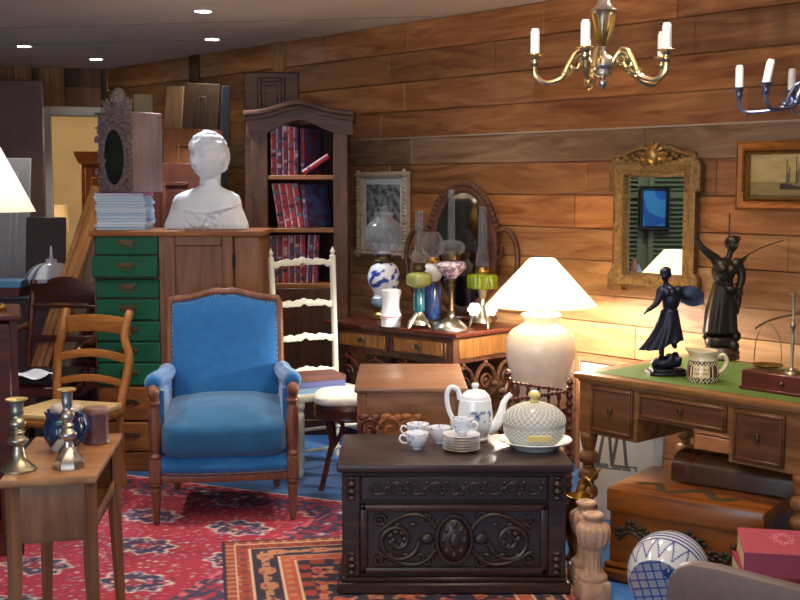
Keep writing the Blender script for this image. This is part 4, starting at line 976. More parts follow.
# dressing mirror with scrolls behind the lamps
dmc = at(463, 250, 6.96)
dm = thing('dressing_mirror', 'oval carved mahogany dressing mirror with scroll arms behind the oil lamps', 'mirror', (dmc.x, dmc.y, ZT), WROT * .55)
hz = dmc.z - ZT; k = 6.93 / F
ea, eb = 34 * k, 62 * k
mb = MB(); mb.tube([(ea * math.cos(a), 0, hz + eb * math.sin(a)) for a in np.linspace(0, 2 * PI, 49)[:-1]], .03, 8, True, flat=.8)
for i in range(26):
    a = PI * .12 + PI * .76 * i / 25; mb.ball(((ea + .025) * math.cos(a), -.01, hz + (eb + .025) * math.sin(a)), (.024, .018, .024), 8, 6)
mb.build('oval_frame', 'walnut', dm)
mb = MB(); mb.lathe([(0, 0), (1, 0)], 48, T=mat3((0, -.004, hz), rx=PI / 2, s=(ea, eb, 1))); mb.build('mirror_glass', 'oldmirror', dm)
for sx in (-1, 1):
    m_ = 1.12 if sx > 0 else 1.22
    mb = MB(); mb.tube(catmull([(sx * x_ * k * m_, 0, hz - y_ * k) for x_, y_ in ((16, 66), (28, 60), (44, 44), (51, 22), (51, -4), (43, -20), (31, -19), (25, -6), (29, 6), (37, 4), (37, -5))]), [.017] * 37 + [.013] * 24, 8); mb.build('scroll_arm', 'walnut', dm)
mb = MB(); mb.span((-.12, -.07, 0), (.20, .08, .035), .012); mb.build('base', 'mahog', dm)
# engraving on the wall
pc = onwall(385, 214, .03); fw = .30; fh = onwall(385, 172).z - onwall(385, 256).z; sA = (onwall(361, 214) - onwall(410, 214)).length
pf = thing('framed_picture', 'grey engraving in a pale ornate frame on the wall beside the bookcase', 'picture', (pc.x, pc.y, pc.z - fh / 2), WROT, None)
def frame(t, w, h, fwid, dep, mat, ornate=0, seed=1, name='frame'):
    mb = MB(); out = [(-w / 2, 0), (w / 2, 0), (w / 2, h), (-w / 2, h)]
    prof = [(0, 0), (0, -dep * .8), (fwid * .25, -dep), (fwid * .55, -dep * .75), (fwid * .8, -dep * .85), (fwid, -dep * .35), (fwid, 0)]
    rings = []
    for (x, z), (ix, iz) in zip(out, ((1, 1), (-1, 1), (-1, -1), (1, -1))): rings.append([mb.bm.verts.new((x + ix * a, y, z + iz * a)) for a, y in prof])
    for q in range(4):
        A, B = rings[q], rings[(q + 1) % 4]
        for j in range(len(prof) - 1): mb.bm.faces.new((A[j], A[j + 1], B[j + 1], B[j]))
    bmesh.ops.recalc_face_normals(mb.bm, faces=mb.bm.faces)
    if ornate:
        rnd = random.Random(seed)
        for (x0, z0), (x1, z1) in zip(out, out[1:] + out[:1]):
            L_ = math.hypot(x1 - x0, z1 - z0); n = int(L_ / (fwid * .5))
            for i in range(n + 1):
                f = i / n; mb.ball((x0 + (x1 - x0) * f + (0 if x0 != x1 else math.copysign(fwid * .35, -x0)), -dep, z0 + (z1 - z0) * f + (0 if z0 != z1 else (fwid * .35 if z0 == 0 else -fwid * .35))), (fwid * .3 * rnd.uniform(.7, 1.2), dep * .4, fwid * .3 * rnd.uniform(.7, 1.2)), 8, 6)
    return mb.build(name, mat, t)
frame(pf, sA, fh, .05, .04, plain('pale_gilded_frame', (176, 160, 140), .5, var=.3, vscale=40), 1)
mb = MB(); mb.span((-sA / 2 + .04, -.016, .04), (sA / 2 - .04, 0, fh - .04)); mb.build('mount', plain('white_mount', (206, 208, 210), .7), pf)
def engr(c):
    v = noise.noise(Vector((c.x * 22, c.z * 22, 3))) + .5 * noise.noise(Vector((c.x * 60, c.z * 60, 1))); return (150, 152, 156) if v > .1 else (112, 116, 122) if v > -.2 else (72, 76, 82)
mb = MB(); mb.surf(50, 70, lambda u, v: ((u - .5) * (sA - .16), -.018, .085 + v * (fh - .17))); mb.build('print', 'paint', pf, color=engr)
# ---------------------------------------------------------------- box table
p0, p1 = on(354, 388, .68), on(468, 388, .68); bw_, by_, bd_ = p1.x - p0.x, p0.y, .72
bt_ = thing('box_table', 'mid-brown table with a deep apron standing behind the carved chest', 'table', ((p0.x + p1.x) / 2, by_, 0))
mb = MB(); mb.span((-bw_ / 2, 0, .655), (bw_ / 2, bd_, .68), .008, seg=2); mb.build('top', 'boxwood', bt_)
mb = MB(); mb.span((-bw_ / 2 + .02, .02, .43), (bw_ / 2 - .02, bd_ - .02, .656)); mb.build('apron', 'boxwood', bt_)
mb = MB(); mb.span((-bw_ / 2 + .055, .012, .45), (bw_ / 2 - .055, .03, .635), .003); mb.build('drawer', 'boxwood', bt_)
for sx in (-1, 1):
    for y in (.035, bd_ - .035):
        mb = MB(); mb.box((sx * (bw_ / 2 - .035), y, .545), (.045, .045, .22), .005); mb.lathe(smoothprof([(.012, 0), (.02, .03), (.014, .06), (.022, .2), (.024, .34), (.014, .37), (.026, .40), (.022, .435)]), 12, c=(sx * (bw_ / 2 - .035), y, 0)); mb.build('leg', 'bedside_v', bt_)
ss = thing('scrolled_stand', 'low dark carved stand of curling scrolls between the chest and the box table', 'stand', (X(391, 425, 5.05), 5.05, .0145))
mb = MB(); mb.span((-.2, -.05, 0), (.2, .05, .03), .008); mb.span((-.02, -.015, .03), (.02, .015, .42), .004); mb.build('base', 'mahog', ss)
for k, (cx_, r, a0, tn) in enumerate(((-.10, .055, 0, 1.3), (0.0, .06, PI, -1.3), (.09, .05, PI, -1.4))):
    mb = MB(); mb.tube(spiral(cx_, .50, r, .012, a0, tn, 24), .014, 8); mb.tube([(cx_ * .2, 0, .38), (cx_, 0, .45)], .012, 8); mb.ball((cx_ - .02, 0, .555), (.03, .015, .018), 10, 6); mb.ball((cx_ + .03, 0, .55), (.024, .014, .02), 10, 6); mb.build('scroll', 'mahog' if k < 1 else 'cabwood_x', ss)
# ---------------------------------------------------------------- big pottery lamp
lx = at(541, 340, 5.9); k = 5.9 / F
sh_ = Z(541, 404, 5.9)
ps = thing('lamp_stool', 'low plain stool under the big pale pottery lamp', 'stool', (lx.x, 5.9, 0))
mb = MB(); mb.lathe([(.16, sh_ - .03), (.165, sh_ - .02), (.165, sh_)], 28); mb.build('seat', 'walnut', ps)
for i in range(3):
    a = i * 2 * PI / 3 + .5; mb = MB(); mb.tube([(.16 * math.cos(a), .16 * math.sin(a), 0), (.11 * math.cos(a), .11 * math.sin(a), sh_ - .028)], .016, 8); mb.build('leg', 'walnut_v', ps)
bl2 = thing('table_lamp', 'large lit lamp with a pale round pottery body and wide cream shade', 'lamp', (lx.x, 5.9, sh_ + .001))
v0 = 404
mb = MB(); mb.lathe(smoothprof([(18 * k, 0), (20 * k, 3 * k), (28 * k, 22 * k), (35 * k, 48 * k), (35.5 * k, 62 * k), (31 * k, 74 * k), (22 * k, 80 * k), (18 * k, 83 * k), (18 * k, 85 * k), (20 * k, 89 * k), (20.5 * k, 91 * k), (18.5 * k, 91 * k), (16.5 * k, 85 * k), (15 * k, 80 * k)], 6), 56); mb.build('body', 'marble', bl2)
zs0, zs1 = 100.5 * k, 147.5 * k
mb = MB(); mb.lathe([(56 * k, zs0), (13 * k, zs1), (12.4 * k, zs1), (55.4 * k, zs0)], 64, cap=False); ls = mb.build('lamp_shade', 'shade_big', bl2)
mb = MB(); mb.tube([(0, 0, 70 * k), (0, 0, 100 * k)], .012); mb.tube([(12 * k, 0, zs1 - .012), (0, 0, zs1 - .012), (-12 * k, 0, zs1 - .012)], .003); mb.tube([(0, 0, 98 * k), (.05, 0, 120 * k), (.04, 0, zs1 - .03), (0, 0, zs1 - .01)], .003); mb.build('stem', 'brass', bl2)
mb = MB(); mb.ball((0, 0, 104 * k), .024); mb.build('bulb', 'bulb', bl2)
L = bpy.data.lights.new('lamp', 'POINT'); L.energy = 170; L.color = (1, .94, .83); L.shadow_soft_size = .045
lo = bpy.data.objects.new('lamp', L); C.objects.link(lo); lo.location = (lx.x, 5.9, sh_ + 104 * k); BIGLAMP = L
# ---------------------------------------------------------------- turned corner rack in front of it
def twisted(mb, a, b, r=.011, n=None):
    a, b = Vector(a), Vector(b); L_ = (b - a).length; n = n or max(4, int(L_ / .022))
    mb.tube([a.lerp(b, i / (n * 4)) for i in range(n * 4 + 1)], [r * (.72 + .28 * math.sin(i * PI / 2)) for i in range(n * 4 + 1)], 8)
cr = thing('turned_rack', 'dark rack of bobbin-turned rails and posts in front of the big lamp', 'rack', (X(537, 400, 5.35), 5.36, .0145))
def cp_(px, py, Y): p = at(px, py, Y); return Vector((p.x - cr.location.x, Y - 5.35, p.z))
posts = {'a': cp_(508, 383, 5.56), 'b': cp_(570, 392, 5.44), 'c': cp_(502, 402, 5.22), 'd': cp_(566, 402, 5.14)}
for q, p in posts.items():
    if q == 'd': continue
    mb = MB(); pr = [(.015, 0)]
    z = 0
    while z < p.z - .03: pr += [(.014, z + .004), (.021, z + .02), (.014, z + .036)]; z += .04
    pr += [(.014, p.z), (.02, p.z + .008), (.01, p.z + .016), (.02, p.z + .032), (.012, p.z + .046), (0, p.z + .052)]
    mb.lathe([(r_, min(z_, p.z + .06)) for r_, z_ in pr], 12, c=(p.x, p.y, 0)); mb.build('post', 'twist', cr)
for a, b in (('a', 'b'), ('c', 'b'), ('c', 'a')):
    for z in (0, -.13, -.45):
        mb = MB(); twisted(mb, posts[a] + Vector((0, 0, z - .012)), posts[b] + Vector((0, 0, z - .012))); mb.build('rail', 'twist', cr)
for i in range(1, 6):
    a = posts['a'].lerp(posts['b'], i / 6); mb = MB(); mb.lathe(smoothprof([(.006, a.z - .14), (.011, a.z - .09), (.006, a.z - .07), (.011, a.z - .05), (.006, a.z - .012)]), 8, c=(a.x, a.y, 0)); mb.build('spindle', 'twist', cr)
mb = MB(); A_, B_, C_ = posts['a'], posts['b'], posts['c']; mb.prism([(A_.x, A_.y), (C_.x, C_.y), (B_.x, B_.y)], .16, .18); mb.build('shelf', 'mahog', cr)
# ---------------------------------------------------------------- carved chest
CX0, CX1, CFY, CHH, CD = -.235, .655, 4.36, .53, .53
chs = thing('carved_chest', 'low black-brown carved oak chest with the tea set on its lid', 'chest', ((CX0 + CX1) / 2, CFY, .0145))
w = CX1 - CX0; CHH -= .0145
mb = MB(); mb.span((-w / 2 - .01, -.02, CHH - .035), (w / 2 + .015, CD, CHH), .01, seg=2); mb.span((-w / 2 + .01, 0, CHH - .055), (w / 2 - .01, CD - .01, CHH - .035), .006); mb.build('lid', 'dark', chs)
mb = MB(); mb.span((-w / 2 + .02, .01, .05), (w / 2 - .02, CD - .01, CHH - .05)); mb.build('body', 'dark', chs)
mb = MB(); mb.span((-w / 2 - .01, -.025, 0), (w / 2 + .01, CD, .045), .008); mb.span((-w / 2 + .005, -.012, .045), (w / 2 - .005, CD - .005, .065), .006); mb.build('plinth', 'dark', chs)
mb = MB(); mb.span((-w / 2 + .085, -.006, .37), (w / 2 - .085, .012, .465), .004)
for i in range(9):
    x = -.30 + i * .075; mb.tube(spiral(x, .418, .03, .006, PI * (i % 2), 1.3 if i % 2 else -1.3, 20, -.009), .006, 6)
    mb.tube(bez([(x - .03, -.009, .418), (x, -.009, .418 + (.045 if i % 2 else -.045)), (x + .04, -.009, .418)], 8), .005, 6)
    for j in range(3): mb.ball((x + .037 + .008 * (j - 1), -.008, .418 + .022 * (j - 1)), (.011, .006, .008), 8, 6)
mb.build('carved_frieze', 'dark_carve', chs)
mb = MB()
px0, px1, pz0, pz1 = -w / 2 + .08, w / 2 - .08, .075, .355
for a, b, c_, d_ in ((px0, px1, pz1 - .03, pz1), (px0, px1, pz0, pz0 + .03), (px0, px0 + .03, pz0, pz1), (px1 - .03, px1, pz0, pz1)): mb.span((a, -.014, c_), (b, .012, d_), .009, seg=2)
mb.build('panel_moulding', 'dark', chs)
mb = MB(); cz_ = (pz0 + pz1) / 2
mb.ball((0, 0, cz_), (.062, .03, .088), 24, 16); mb.tube([(.068 * math.cos(a), -.01, cz_ + .094 * math.sin(a)) for a in np.linspace(0, 2 * PI, 41)[:-1]], .008, 6, True)
mb.ball((0, -.028, cz_), (.022, .012, .03), 12, 8)
for i in range(8): a = i * PI / 4; mb.ball((.04 * math.cos(a), -.02, cz_ + .058 * math.sin(a)), (.012, .008, .016), 8, 6)
for sx in (-1, 1):
    mb.tube(spiral(sx * .22, cz_ - .005, .085, .012, PI if sx > 0 else 0, sx * 1.6, 44, -.004), .0105, 8)
    mb.tube(bez([(sx * .07, -.004, cz_ + .04), (sx * .12, -.004, cz_ + .13), (sx * .2, -.004, cz_ + .11), (sx * .29, -.004, cz_ + .03)], 16), .009, 6)
    mb.tube(bez([(sx * .07, -.004, cz_ - .04), (sx * .12, -.004, cz_ - .13), (sx * .2, -.004, cz_ - .11), (sx * .30, -.004, cz_ - .05)], 16), .009, 6)
    for qx, qz, r, t_ in ((.105, .085, .026, 1.4), (.105, -.085, .026, -1.4), (.29, .075, .026, -1.3), (.29, -.08, .026, 1.3)): mb.tube(spiral(sx * qx, cz_ + qz, r, .005, 0, sx * t_, 20, -.004), .007, 6)
    mb.ball((sx * .105, -.002, cz_), (.028, .012, .022), 12, 8)
    for i in range(7): a = i * 2 * PI / 7; mb.ball((sx * .22 + .03 * math.cos(a), -.004, cz_ + .03 * math.sin(a)), (.014, .008, .014), 8, 6)
    for i in range(6): mb.ball((sx * (.13 + .03 * i), -.003, cz_ + (.058 if i % 2 else -.062)), (.016, .007, .008), 8, 6)
mb.span((px0 + .03, .004, pz0 + .03), (px1 - .03, .012, pz1 - .03)); mb.build('carved_panel', 'dark_carve', chs)
for sx in (-1, 1):
    for za, zb_ in ((.37, .465), (.075, .165)):
        mb = MB(); h_ = zb_ - za; mb.lathe(smoothprof([(.012, 0), (.022, h_ * .08), (.014, h_ * .2), (.024, h_ * .36), (.014, h_ * .5), (.024, h_ * .66), (.014, h_ * .82), (.022, h_ * .93), (.012, h_)]), 14, c=(sx * (w / 2 - .045), .004, za)); mb.build('half_column', 'dark', chs)
    mb = MB(); mb.span((sx * (w / 2 - .045) - .035, -.004, .065), (sx * (w / 2 - .045) + .035, .014, CHH - .05), .004); mb.build('stile', 'dark', chs)
# ---------------------------------------------------------------- tea things (on the chest lid, z = ZL)
ZL = .531
def pos(px, py, h=ZL): p = on(px, py, h); return (p.x, p.y, h)
def floral(seed, sc_=40, dens=.42, base=(230, 234, 242)):
    def f(c):
        v = noise.noise(c * sc_ + Vector((seed, 0, 0))); return (140, 148, 190) if v > dens else (206, 186, 190) if v < -dens - .08 else base
    return f
def cup(label, p, rz, seed):
    t = thing('teacup', label, 'teacup', p, rz, 'flowered white teacups')
    mb = MB(); mb.lathe(smoothprof([(.019, 0), (.02, .004), (.017, .008), (.032, .018), (.045, .042), (.048, .066), (.046, .066), (.042, .04), (.028, .02), (0, .014)], 5), 36); mb.build('bowl', 'glaze', t, color=floral(seed, 70, .42))
    mb = MB(); mb.tube(catmull([(-.046, 0, .054), (-.062, 0, .06), (-.072, 0, .046), (-.062, 0, .03), (-.040, 0, .026)]), .0042, 8); mb.build('handle', 'porcelain', t); return t
cup('white teacup with a handle on the left, frontmost of the cups on the chest', pos(417, 449), .15, 1)
c2 = pos(418, 443); cup('upper left white teacup standing behind the frontmost cup', (c2[0], 4.77, ZL + .0), .1, 5)
cup('white teacup between the frontmost cup and the teapot', pos(440, 443), -1.0, 9)
sa = pos(461.5, 451); zs = ZL
n = 6
for i in range(n):
    t = thing('saucer', ('white gold-rimmed saucer, %s from the bottom of the small stack' % ORD[i]) if i < n - 1 else 'white saucer on top of the small stack, under a cup', 'saucer', (sa[0], sa[1] + .015, zs), 0, 'stacked saucers on the chest')
    mb = MB(); mb.lathe([(.042, 0), (.044, .001), (.060, .007), (.0755, .0105), (.0765, .0115), (.0755, .0125), (.058, .0092), (.04, .004), (0, .003)], 40); mb.build('dish', 'porcelain', t)
    mb = MB(); mb.tube([(.076 * math.cos(a), .076 * math.sin(a), .0117) for a in np.linspace(0, 2 * PI, 49)[:-1]], .0007, 6, True); mb.build('gold_rim', 'brass', t); zs += .0112
cup('white teacup standing on the stack of saucers', (sa[0] + .002, sa[1] + .015, zs - .005), 2.6, 13)
tp = pos(474, 443); tp = (tp[0] + .008, 4.77, ZL); k = 4.7 / F
t = thing('teapot', 'tall white porcelain teapot with small blue flowers', 'teapot', tp)
def tpf(c): v = noise.noise(c * 60); return (70, 96, 170) if (v > .15 and abs(c.x - .02) < .045 and c.y < 0 and .085 < c.z < .135) else (230, 234, 242)
mb = MB(); mb.lathe(smoothprof([(13 * k, 0), (14 * k, 2 * k), (13 * k, 4 * k), (17 * k, 14 * k), (18 * k, 26 * k), (16.6 * k, 40 * k), (15.8 * k, 43 * k), (14 * k, 44 * k)], 6), 48); mb.build('body', 'glaze', t, color=tpf)
mb = MB(); mb.lathe(smoothprof([(15.6 * k, 43 * k), (14 * k, 47 * k), (9 * k, 51 * k), (4 * k, 52.5 * k), (2.4 * k, 54 * k), (4 * k, 56.5 * k), (3 * k, 59 * k), (0, 59.6 * k)], 5), 36); mb.build('lid', 'porcelain', t)
mb = MB(); mb.tube(catmull([(13 * k, 0, 10 * k), (22 * k, 0, 16 * k), (27 * k, 0, 28 * k), (30 * k, 0, 40 * k), (37 * k, 0, 48 * k)]), [7 * k - 4.2 * k * min(1, i / 20) for i in range(25)], 12); mb.build('spout', 'porcelain', t)
mb = MB(); mb.tube(catmull([(-16 * k, 0, 42 * k), (-18 * k, 0, 52 * k), (-25 * k, 0, 55 * k), (-29 * k, 0, 48 * k), (-28 * k, 0, 34 * k), (-23 * k, 0, 22 * k), (-17 * k, 0, 15 * k)]), 2.6 * k, 10); mb.build('handle', 'porcelain', t)
pl = pos(535, 448); py_ = 4.62
t = thing('oval_platter', 'white oval platter under the cut-glass tureen', 'platter', (X(535, 440, py_), py_, ZL))
k = py_ / F
mb = MB(); mb.lathe([(22 * k, 0), (23 * k, 1 * k), (31 * k, 6 * k), (37 * k, 8.6 * k), (37.4 * k, 9.4 * k), (36.6 * k, 9.8 * k), (30 * k, 7.4 * k), (22 * k, 2.6 * k), (0, 2.2 * k)], 56); mb.build('dish', 'porcelain', t)
g = thing('glass_tureen', 'lidded cut-glass tureen with a yellow knob on the white platter', 'tureen', (X(534, 430, py_), py_, ZL + 2.9 * k))
mb = MB(); mb.lathe(smoothprof([(19 * k, 0), (24 * k, 3 * k), (29.5 * k, 11 * k), (31 * k, 20 * k), (31.5 * k, 24 * k), (30 * k, 24 * k), (28 * k, 12 * k), (22 * k, 4 * k), (0, 2 * k)], 5), 64); b_ = mb.build('bowl', 'cutglass', g)
def lattice(mb, prof, n, r, off=.0012):
    m = len(prof)
    for s_ in (-1, 1):
        for i in range(n):
            mb.tube([((rr + off) * math.cos(2 * PI * i / n + s_ * 1.1 * j / m), (rr + off) * math.sin(2 * PI * i / n + s_ * 1.1 * j / m), zz_) for j, (rr, zz_) in enumerate(prof)], r, 4)
mb = MB(); lattice(mb, smoothprof([(24 * k, 3 * k), (29.5 * k, 11 * k), (31 * k, 20 * k)], 5), 30, .0011); mb.build('cut_pattern', plain('frosted_cut', (226, 226, 214), .3), g)
lp_ = smoothprof([(31.8 * k, 24.5 * k), (30 * k, 31 * k), (23 * k, 38 * k), (13 * k, 42.5 * k), (5 * k, 44 * k)], 5)
mb = MB(); mb.lathe(lp_ + [(4 * k, 43.4 * k), (12 * k, 41.6 * k), (22 * k, 37 * k), (29 * k, 30 * k), (30.6 * k, 24.5 * k)], 64, cap=False); ld = mb.build('lid', 'cutglass', g)
mb = MB(); lattice(mb, lp_, 30, .0011); mb.build('cut_pattern', bpy.data.materials['frosted_cut'], ld)
mb = MB(); mb.lathe(smoothprof([(4 * k, 43.5 * k), (4.6 * k, 46 * k), (3 * k, 47.5 * k), (6.5 * k, 51 * k), (4.5 * k, 55 * k), (0, 56 * k)]), 14); mb.build('knob', 'yellow', ld)
mb = MB(); mb.pillow((2 * k, -30.4 * k, 13 * k), (25 * k, 4 * k, 6.5 * k), .3, .4); mb.build('yellow_handle', 'yellow', g)
# ---------------------------------------------------------------- desk by the wall
P0 = on(573, 372, .78)
dk = thing('writing_desk', 'wooden writing desk with a green leather top and turned legs by the plank wall', 'desk', (P0.x, P0.y, 0), WROT)
DL, DD = 1.13, .84
mb = MB(); mb.span((0, 0, .752), (DL, DD, .78), .008, seg=2); mb.build('top', 'desk', dk)
mb = MB(); mb.span((.07, .06, .779), (DL - .07, DD - .06, .7815)); mb.build('leather_inset', 'leather', dk)
def dx(px):
    r = ray(px, 400); b = Vector((P0.x, P0.y, 0)); kk = (b.dot(WN) + .02) / r.dot(WN); return -(r * kk - b).dot(WD)
zB, zC = .515, .62
xl0, xl1, xr0, xr1 = dx(592), dx(634), dx(735), dx(787)
mb = MB(); mb.span((.025, .02, zC), (DL - .025, DD - .02, .752)); mb.span((.025, .02, zB), (xl1 + .02, DD - .02, zC)); mb.span((xr0 - .02, .02, zB), (DL - .025, DD - .02, zC)); mb.span((.02, .012, .742), (DL - .02, .02, .752)); mb.build('apron', 'desk', dk)
for a, b, z0, z1 in ((xl0, xl1, zB + .015, .735), (xl1 + .03, xr0 - .03, zC + .008, .735), (xr0, xr1, zB + .015, .735)):
    mb = MB(); mb.span((a, .006, z0), (b, .03, z1), .004)
    for e, f_, g_, h_ in ((a + .006, b - .006, z1 - .018, z1 - .006), (a + .006, b - .006, z0 + .006, z0 + .018), (a + .006, a + .018, z0 + .018, z1 - .018), (b - .018, b - .006, z0 + .018, z1 - .018)): mb.span((e, -.002, g_), (f_, .01, h_), .003)
    d_ = mb.build('drawer', 'desk_d', dk)
    mb = MB(); c_ = (a + b) / 2; mb.ball((c_, .0, (z0 + z1) / 2), (.011, .006, .018), 12, 8); mb.tube([(c_ + .010 * math.cos(q), -.004, (z0 + z1) / 2 + .016 * math.sin(q)) for q in np.linspace(0, 2 * PI, 17)[:-1]], .003, 6, True); mb.build('escutcheon', 'darkbrass', d_)
lprof = [(.018, 0), (.03, .03), (.018, .055)]
z = .055
while z < .42: lprof += [(.024, z + .004), (.04, z + .016), (.044, z + .035), (.04, z + .054), (.024, z + .068), (.028, z + .073)]; z += .078
lprof += [(.036, .48), (.04, .50), (.034, zB)]
for a in (.055, DL - .055):
    for b in (.05, DD - .05):
        mb = MB(); mb.lathe(smoothprof(lprof, 3), 18, c=(a, b, 0)); mb.build('leg', 'desk', dk)
DT = .782
def dpos(px, py): p = on(px, py, DT); return (p.x, p.y, DT)
# statue 1: striding woman with a fluttering drape
b0 = dpos(667, 374); k = b0[1] / F * 1.02; k1 = k
t = thing('statuette', 'smaller dark blue-black statuette of a striding robed woman on the desk', 'statue', b0, .0)
def q(px, py, y=0): return Vector(((px - 667) * k, y, (376 - py) * k))
mb = MB()
head(mb, q(662.5, 277, -.006), .031, yaw=-.7, hair=2)
mb.ball(q(666, 273, .01), (.016, .016, .014), 10, 8)
mb.tube([q(664, 288), q(663, 281)], .012, 10)
mb.tube(catmull([q(667, 318), q(668, 311), q(669, 302), q(668, 294), q(665, 288)]), [.040, .038, .035, .031, .029, .028, .029, .032, .035, .037, .039, .04, .04, .04, .038, .036, .034, .032, .03, .028, .024, .02, .016, .014, .012], 16)
mb.ball(q(664, 295, -.02), .02, 12, 8); mb.ball(q(669, 295, -.018), .02, 12, 8); mb.ball(q(660, 293), .022, 12, 8); mb.ball(q(676, 293), .022, 12, 8)
mb.tube(catmull([q(659, 293), q(655, 303, -.02), q(650, 308, -.03), q(644, 312, -.035)]), [.019 - .011 * i / 18 for i in range(19)], 10)
for i in range(4): mb.tube(catmull([q(644.5, 312, -.035 + .005 * (i - 1.5)), q(642.2, 313.4 + .3 * i, -.037 + .005 * (i - 1.5)), q(640.8, 315.2, -.037 + .005 * (i - 1.5))]), .0042, 6)
mb.tube(catmull([q(676, 293), q(682, 300, .01), q(690, 300, .01)]), [.018 - .008 * i / 12 for i in range(13)], 10)
# skirt with folds, blown to the left at the hem
def skirt(u, v):
    a = 2 * PI * u; yy = 312 + v * 33; cxp = 668 - 4 * v ** 1.5; rx = 8.5 + 9 * v ** 1.2 + 7 * v ** 3 * max(0, -math.cos(a)); rz = 8 + 8 * v
    f = 1 + .09 * v * math.cos(9 * a + v * 3); return q(cxp + rx * math.cos(a) * f, yy - 3.2 * v ** 2 * math.cos(a) * 1.0 + (4 * v ** 3 if math.cos(a) < -.3 else 0), rz * math.sin(a) * k * f)
mb.surf(60, 24, skirt, closeu=True, cap=True)
mb.tube([q(660, 336), q(661, 350), q(661, 359)], [.018, .014, .011], 10); mb.ball(q(659, 360, -.01), (.012, .024, .009), 10, 6)
mb.tube([q(670, 336), q(674, 345, .03), q(677, 351, .045)], [.018, .014, .010], 10)
body = remeshed(mb, .0032, 'figure', 'bronze_blue', t, 2)
mb = MB(); 
mb.surf(26, 16, lambda u, v: q(680 + 23 * u, 297 + (v - .5) * 20 * math.sin(PI * (.25 + .6 * u)) + 4 * u, .012 + .003 * math.sin(u * 7 + v * 3)))
mb.surf(26, 16, lambda u, v: q(680 + 23 * u, 297 + (v - .5) * 20 * math.sin(PI * (.25 + .6 * u)) + 4 * u, .018 + .003 * math.sin(u * 7 + v * 3))); mb.build('flying_drape', plain('steel_blue_patina', (62, 70, 94), .35, .5, var=.2, vscale=30), t)
mb = MB(); mb.pillow(q(667, 364), (.125, .10, .05), .8, .8)
for i in range(14): mb.ball(q(667 + random.uniform(-13, 13), 362 + random.uniform(-4, 6), random.uniform(-.04, .04)), random.uniform(.012, .02), 8, 6)
rk = remeshed(mb, .005, 'rock', 'bronze_blue', t, 2)
mb = MB(); mb.prism([(-.085, -.05), (-.05, -.075), (.05, -.075), (.085, -.05), (.085, .05), (.05, .075), (-.05, .075), (-.085, .05)], 0, .016, 'xy', .004); mb.prism([(-.07, -.042), (-.04, -.064), (.04, -.064), (.07, -.042), (.07, .042), (.04, .064), (-.04, .064), (-.07, .042)], .014, .028, 'xy', .004); mb.build('plinth', 'bronze', t)
# statue 2: robed woman with a raised arm
b0 = dpos(721, 358); k = b0[1] / F
t = thing('statuette', 'taller brown-black statuette of a robed woman with one arm raised, by the scales', 'statue', b0, 0)
def q(px, py, y=0): return Vector(((px - 721) * k, y, (362 - py) * k))
mb = MB()
head(mb, q(729, 247, -.005), .036, yaw=.5, hair=2.6, seed=5)
mb.ball(q(733, 242, .015), (.026, .026, .018), 10, 8)
mb.tube([q(726, 261), q(728, 251)], .015, 10)
mb.tube(catmull([q(722, 300), q(721, 288), q(721, 276), q(722, 267), q(724, 261)]), [.055, .053, .05, .047, .043, .04, .04, .042, .045, .048, .051, .054, .056, .057, .057, .056, .054, .052, .05, .046, .04, .032, .025, .02, .016], 18)
mb.ball(q(713, 263), .027, 12, 8); mb.ball(q(734, 266), .026, 12, 8); mb.ball(q(718, 271, -.04), .024, 12, 8); mb.ball(q(727, 272, -.038), .024, 12, 8)
mb.tube(catmull([q(713, 262), q(705, 256, -.01), q(698, 250, -.01), q(692, 241, -.01)]), [.025 - .014 * i / 18 for i in range(19)], 10)
for i in range(4): mb.tube([q(692, 241.5, -.01 + .006 * (i - 1.5)), q(690.4, 238.8 + .3 * i, -.012 + .006 * (i - 1.5)), q(689.4, 236.9 + .5 * i, -.01 + .006 * (i - 1.5))], .0045, 6)
mb.tube([q(693, 242, -.016), q(691.8, 239.6, -.026)], .0045, 6)
mb.tube(catmull([q(735, 266), q(739, 277, -.005), q(737, 288, -.02), q(732, 296, -.035)]), [.025 - .012 * i / 18 for i in range(19)], 10)
for i in range(4): mb.tube([q(732, 296, -.035 + .005 * (i - 1.5)), q(730.3, 298.6 - .3 * i, -.04 + .005 * (i - 1.5)), q(731, 300.4, -.042 + .005 * (i - 1.5))], .0045, 6)
def skirt2(u, v):
    a = 2 * PI * u; rx = 9.5 + 4.5 * v + 1.6 * math.sin(v * PI); f = 1 + .10 * min(1, v * 1.6) * math.cos(8 * a + 1.2 * v); cxp = 721 - 1.5 * v + (5 * max(0, v - .6) if math.cos(a) > 0 else -3 * v)
    return q(cxp + rx * math.cos(a) * f, 284 + 52 * v, (9.5 + 5 * v) * k * math.sin(a) * f)
mb.surf(60, 26, skirt2, closeu=True, cap=True)
mb.tube(catmull([q(711, 280, -.05), q(722, 290, -.062), q(733, 292, -.05), q(737, 300, -.03)]), [.012 + .006 * math.sin(i) for i in range(19)], 8)
mb.tube(catmull([q(737, 286, .0), q(738, 300, .01), q(736, 318, .01)]), [.02 - .01 * i / 12 for i in range(13)], 8)
mb.pillow(q(720, 345), (.15, .12, .07), .8, .7)
for i in range(16): mb.ball(q(720 + random.uniform(-15, 15), 344 + random.uniform(-6, 6), random.uniform(-.055, .04)), random.uniform(.018, .032), 8, 6)
remeshed(mb, .0045, 'figure', 'bronze_brown', t, 1)
mb = MB(); mb.tube(catmull([q(735, 268, .02), q(741, 264, .03), q(749, 257, .03), q(765, 249, .03), q(782, 243.5, .03)]), [.008] + [.016, .018, .02, .021, .021, .02, .018, .015, .012, .009, .006] + [.004] * 13, 8, flat=.5); mb.build('wing', 'bronze_brown', t)
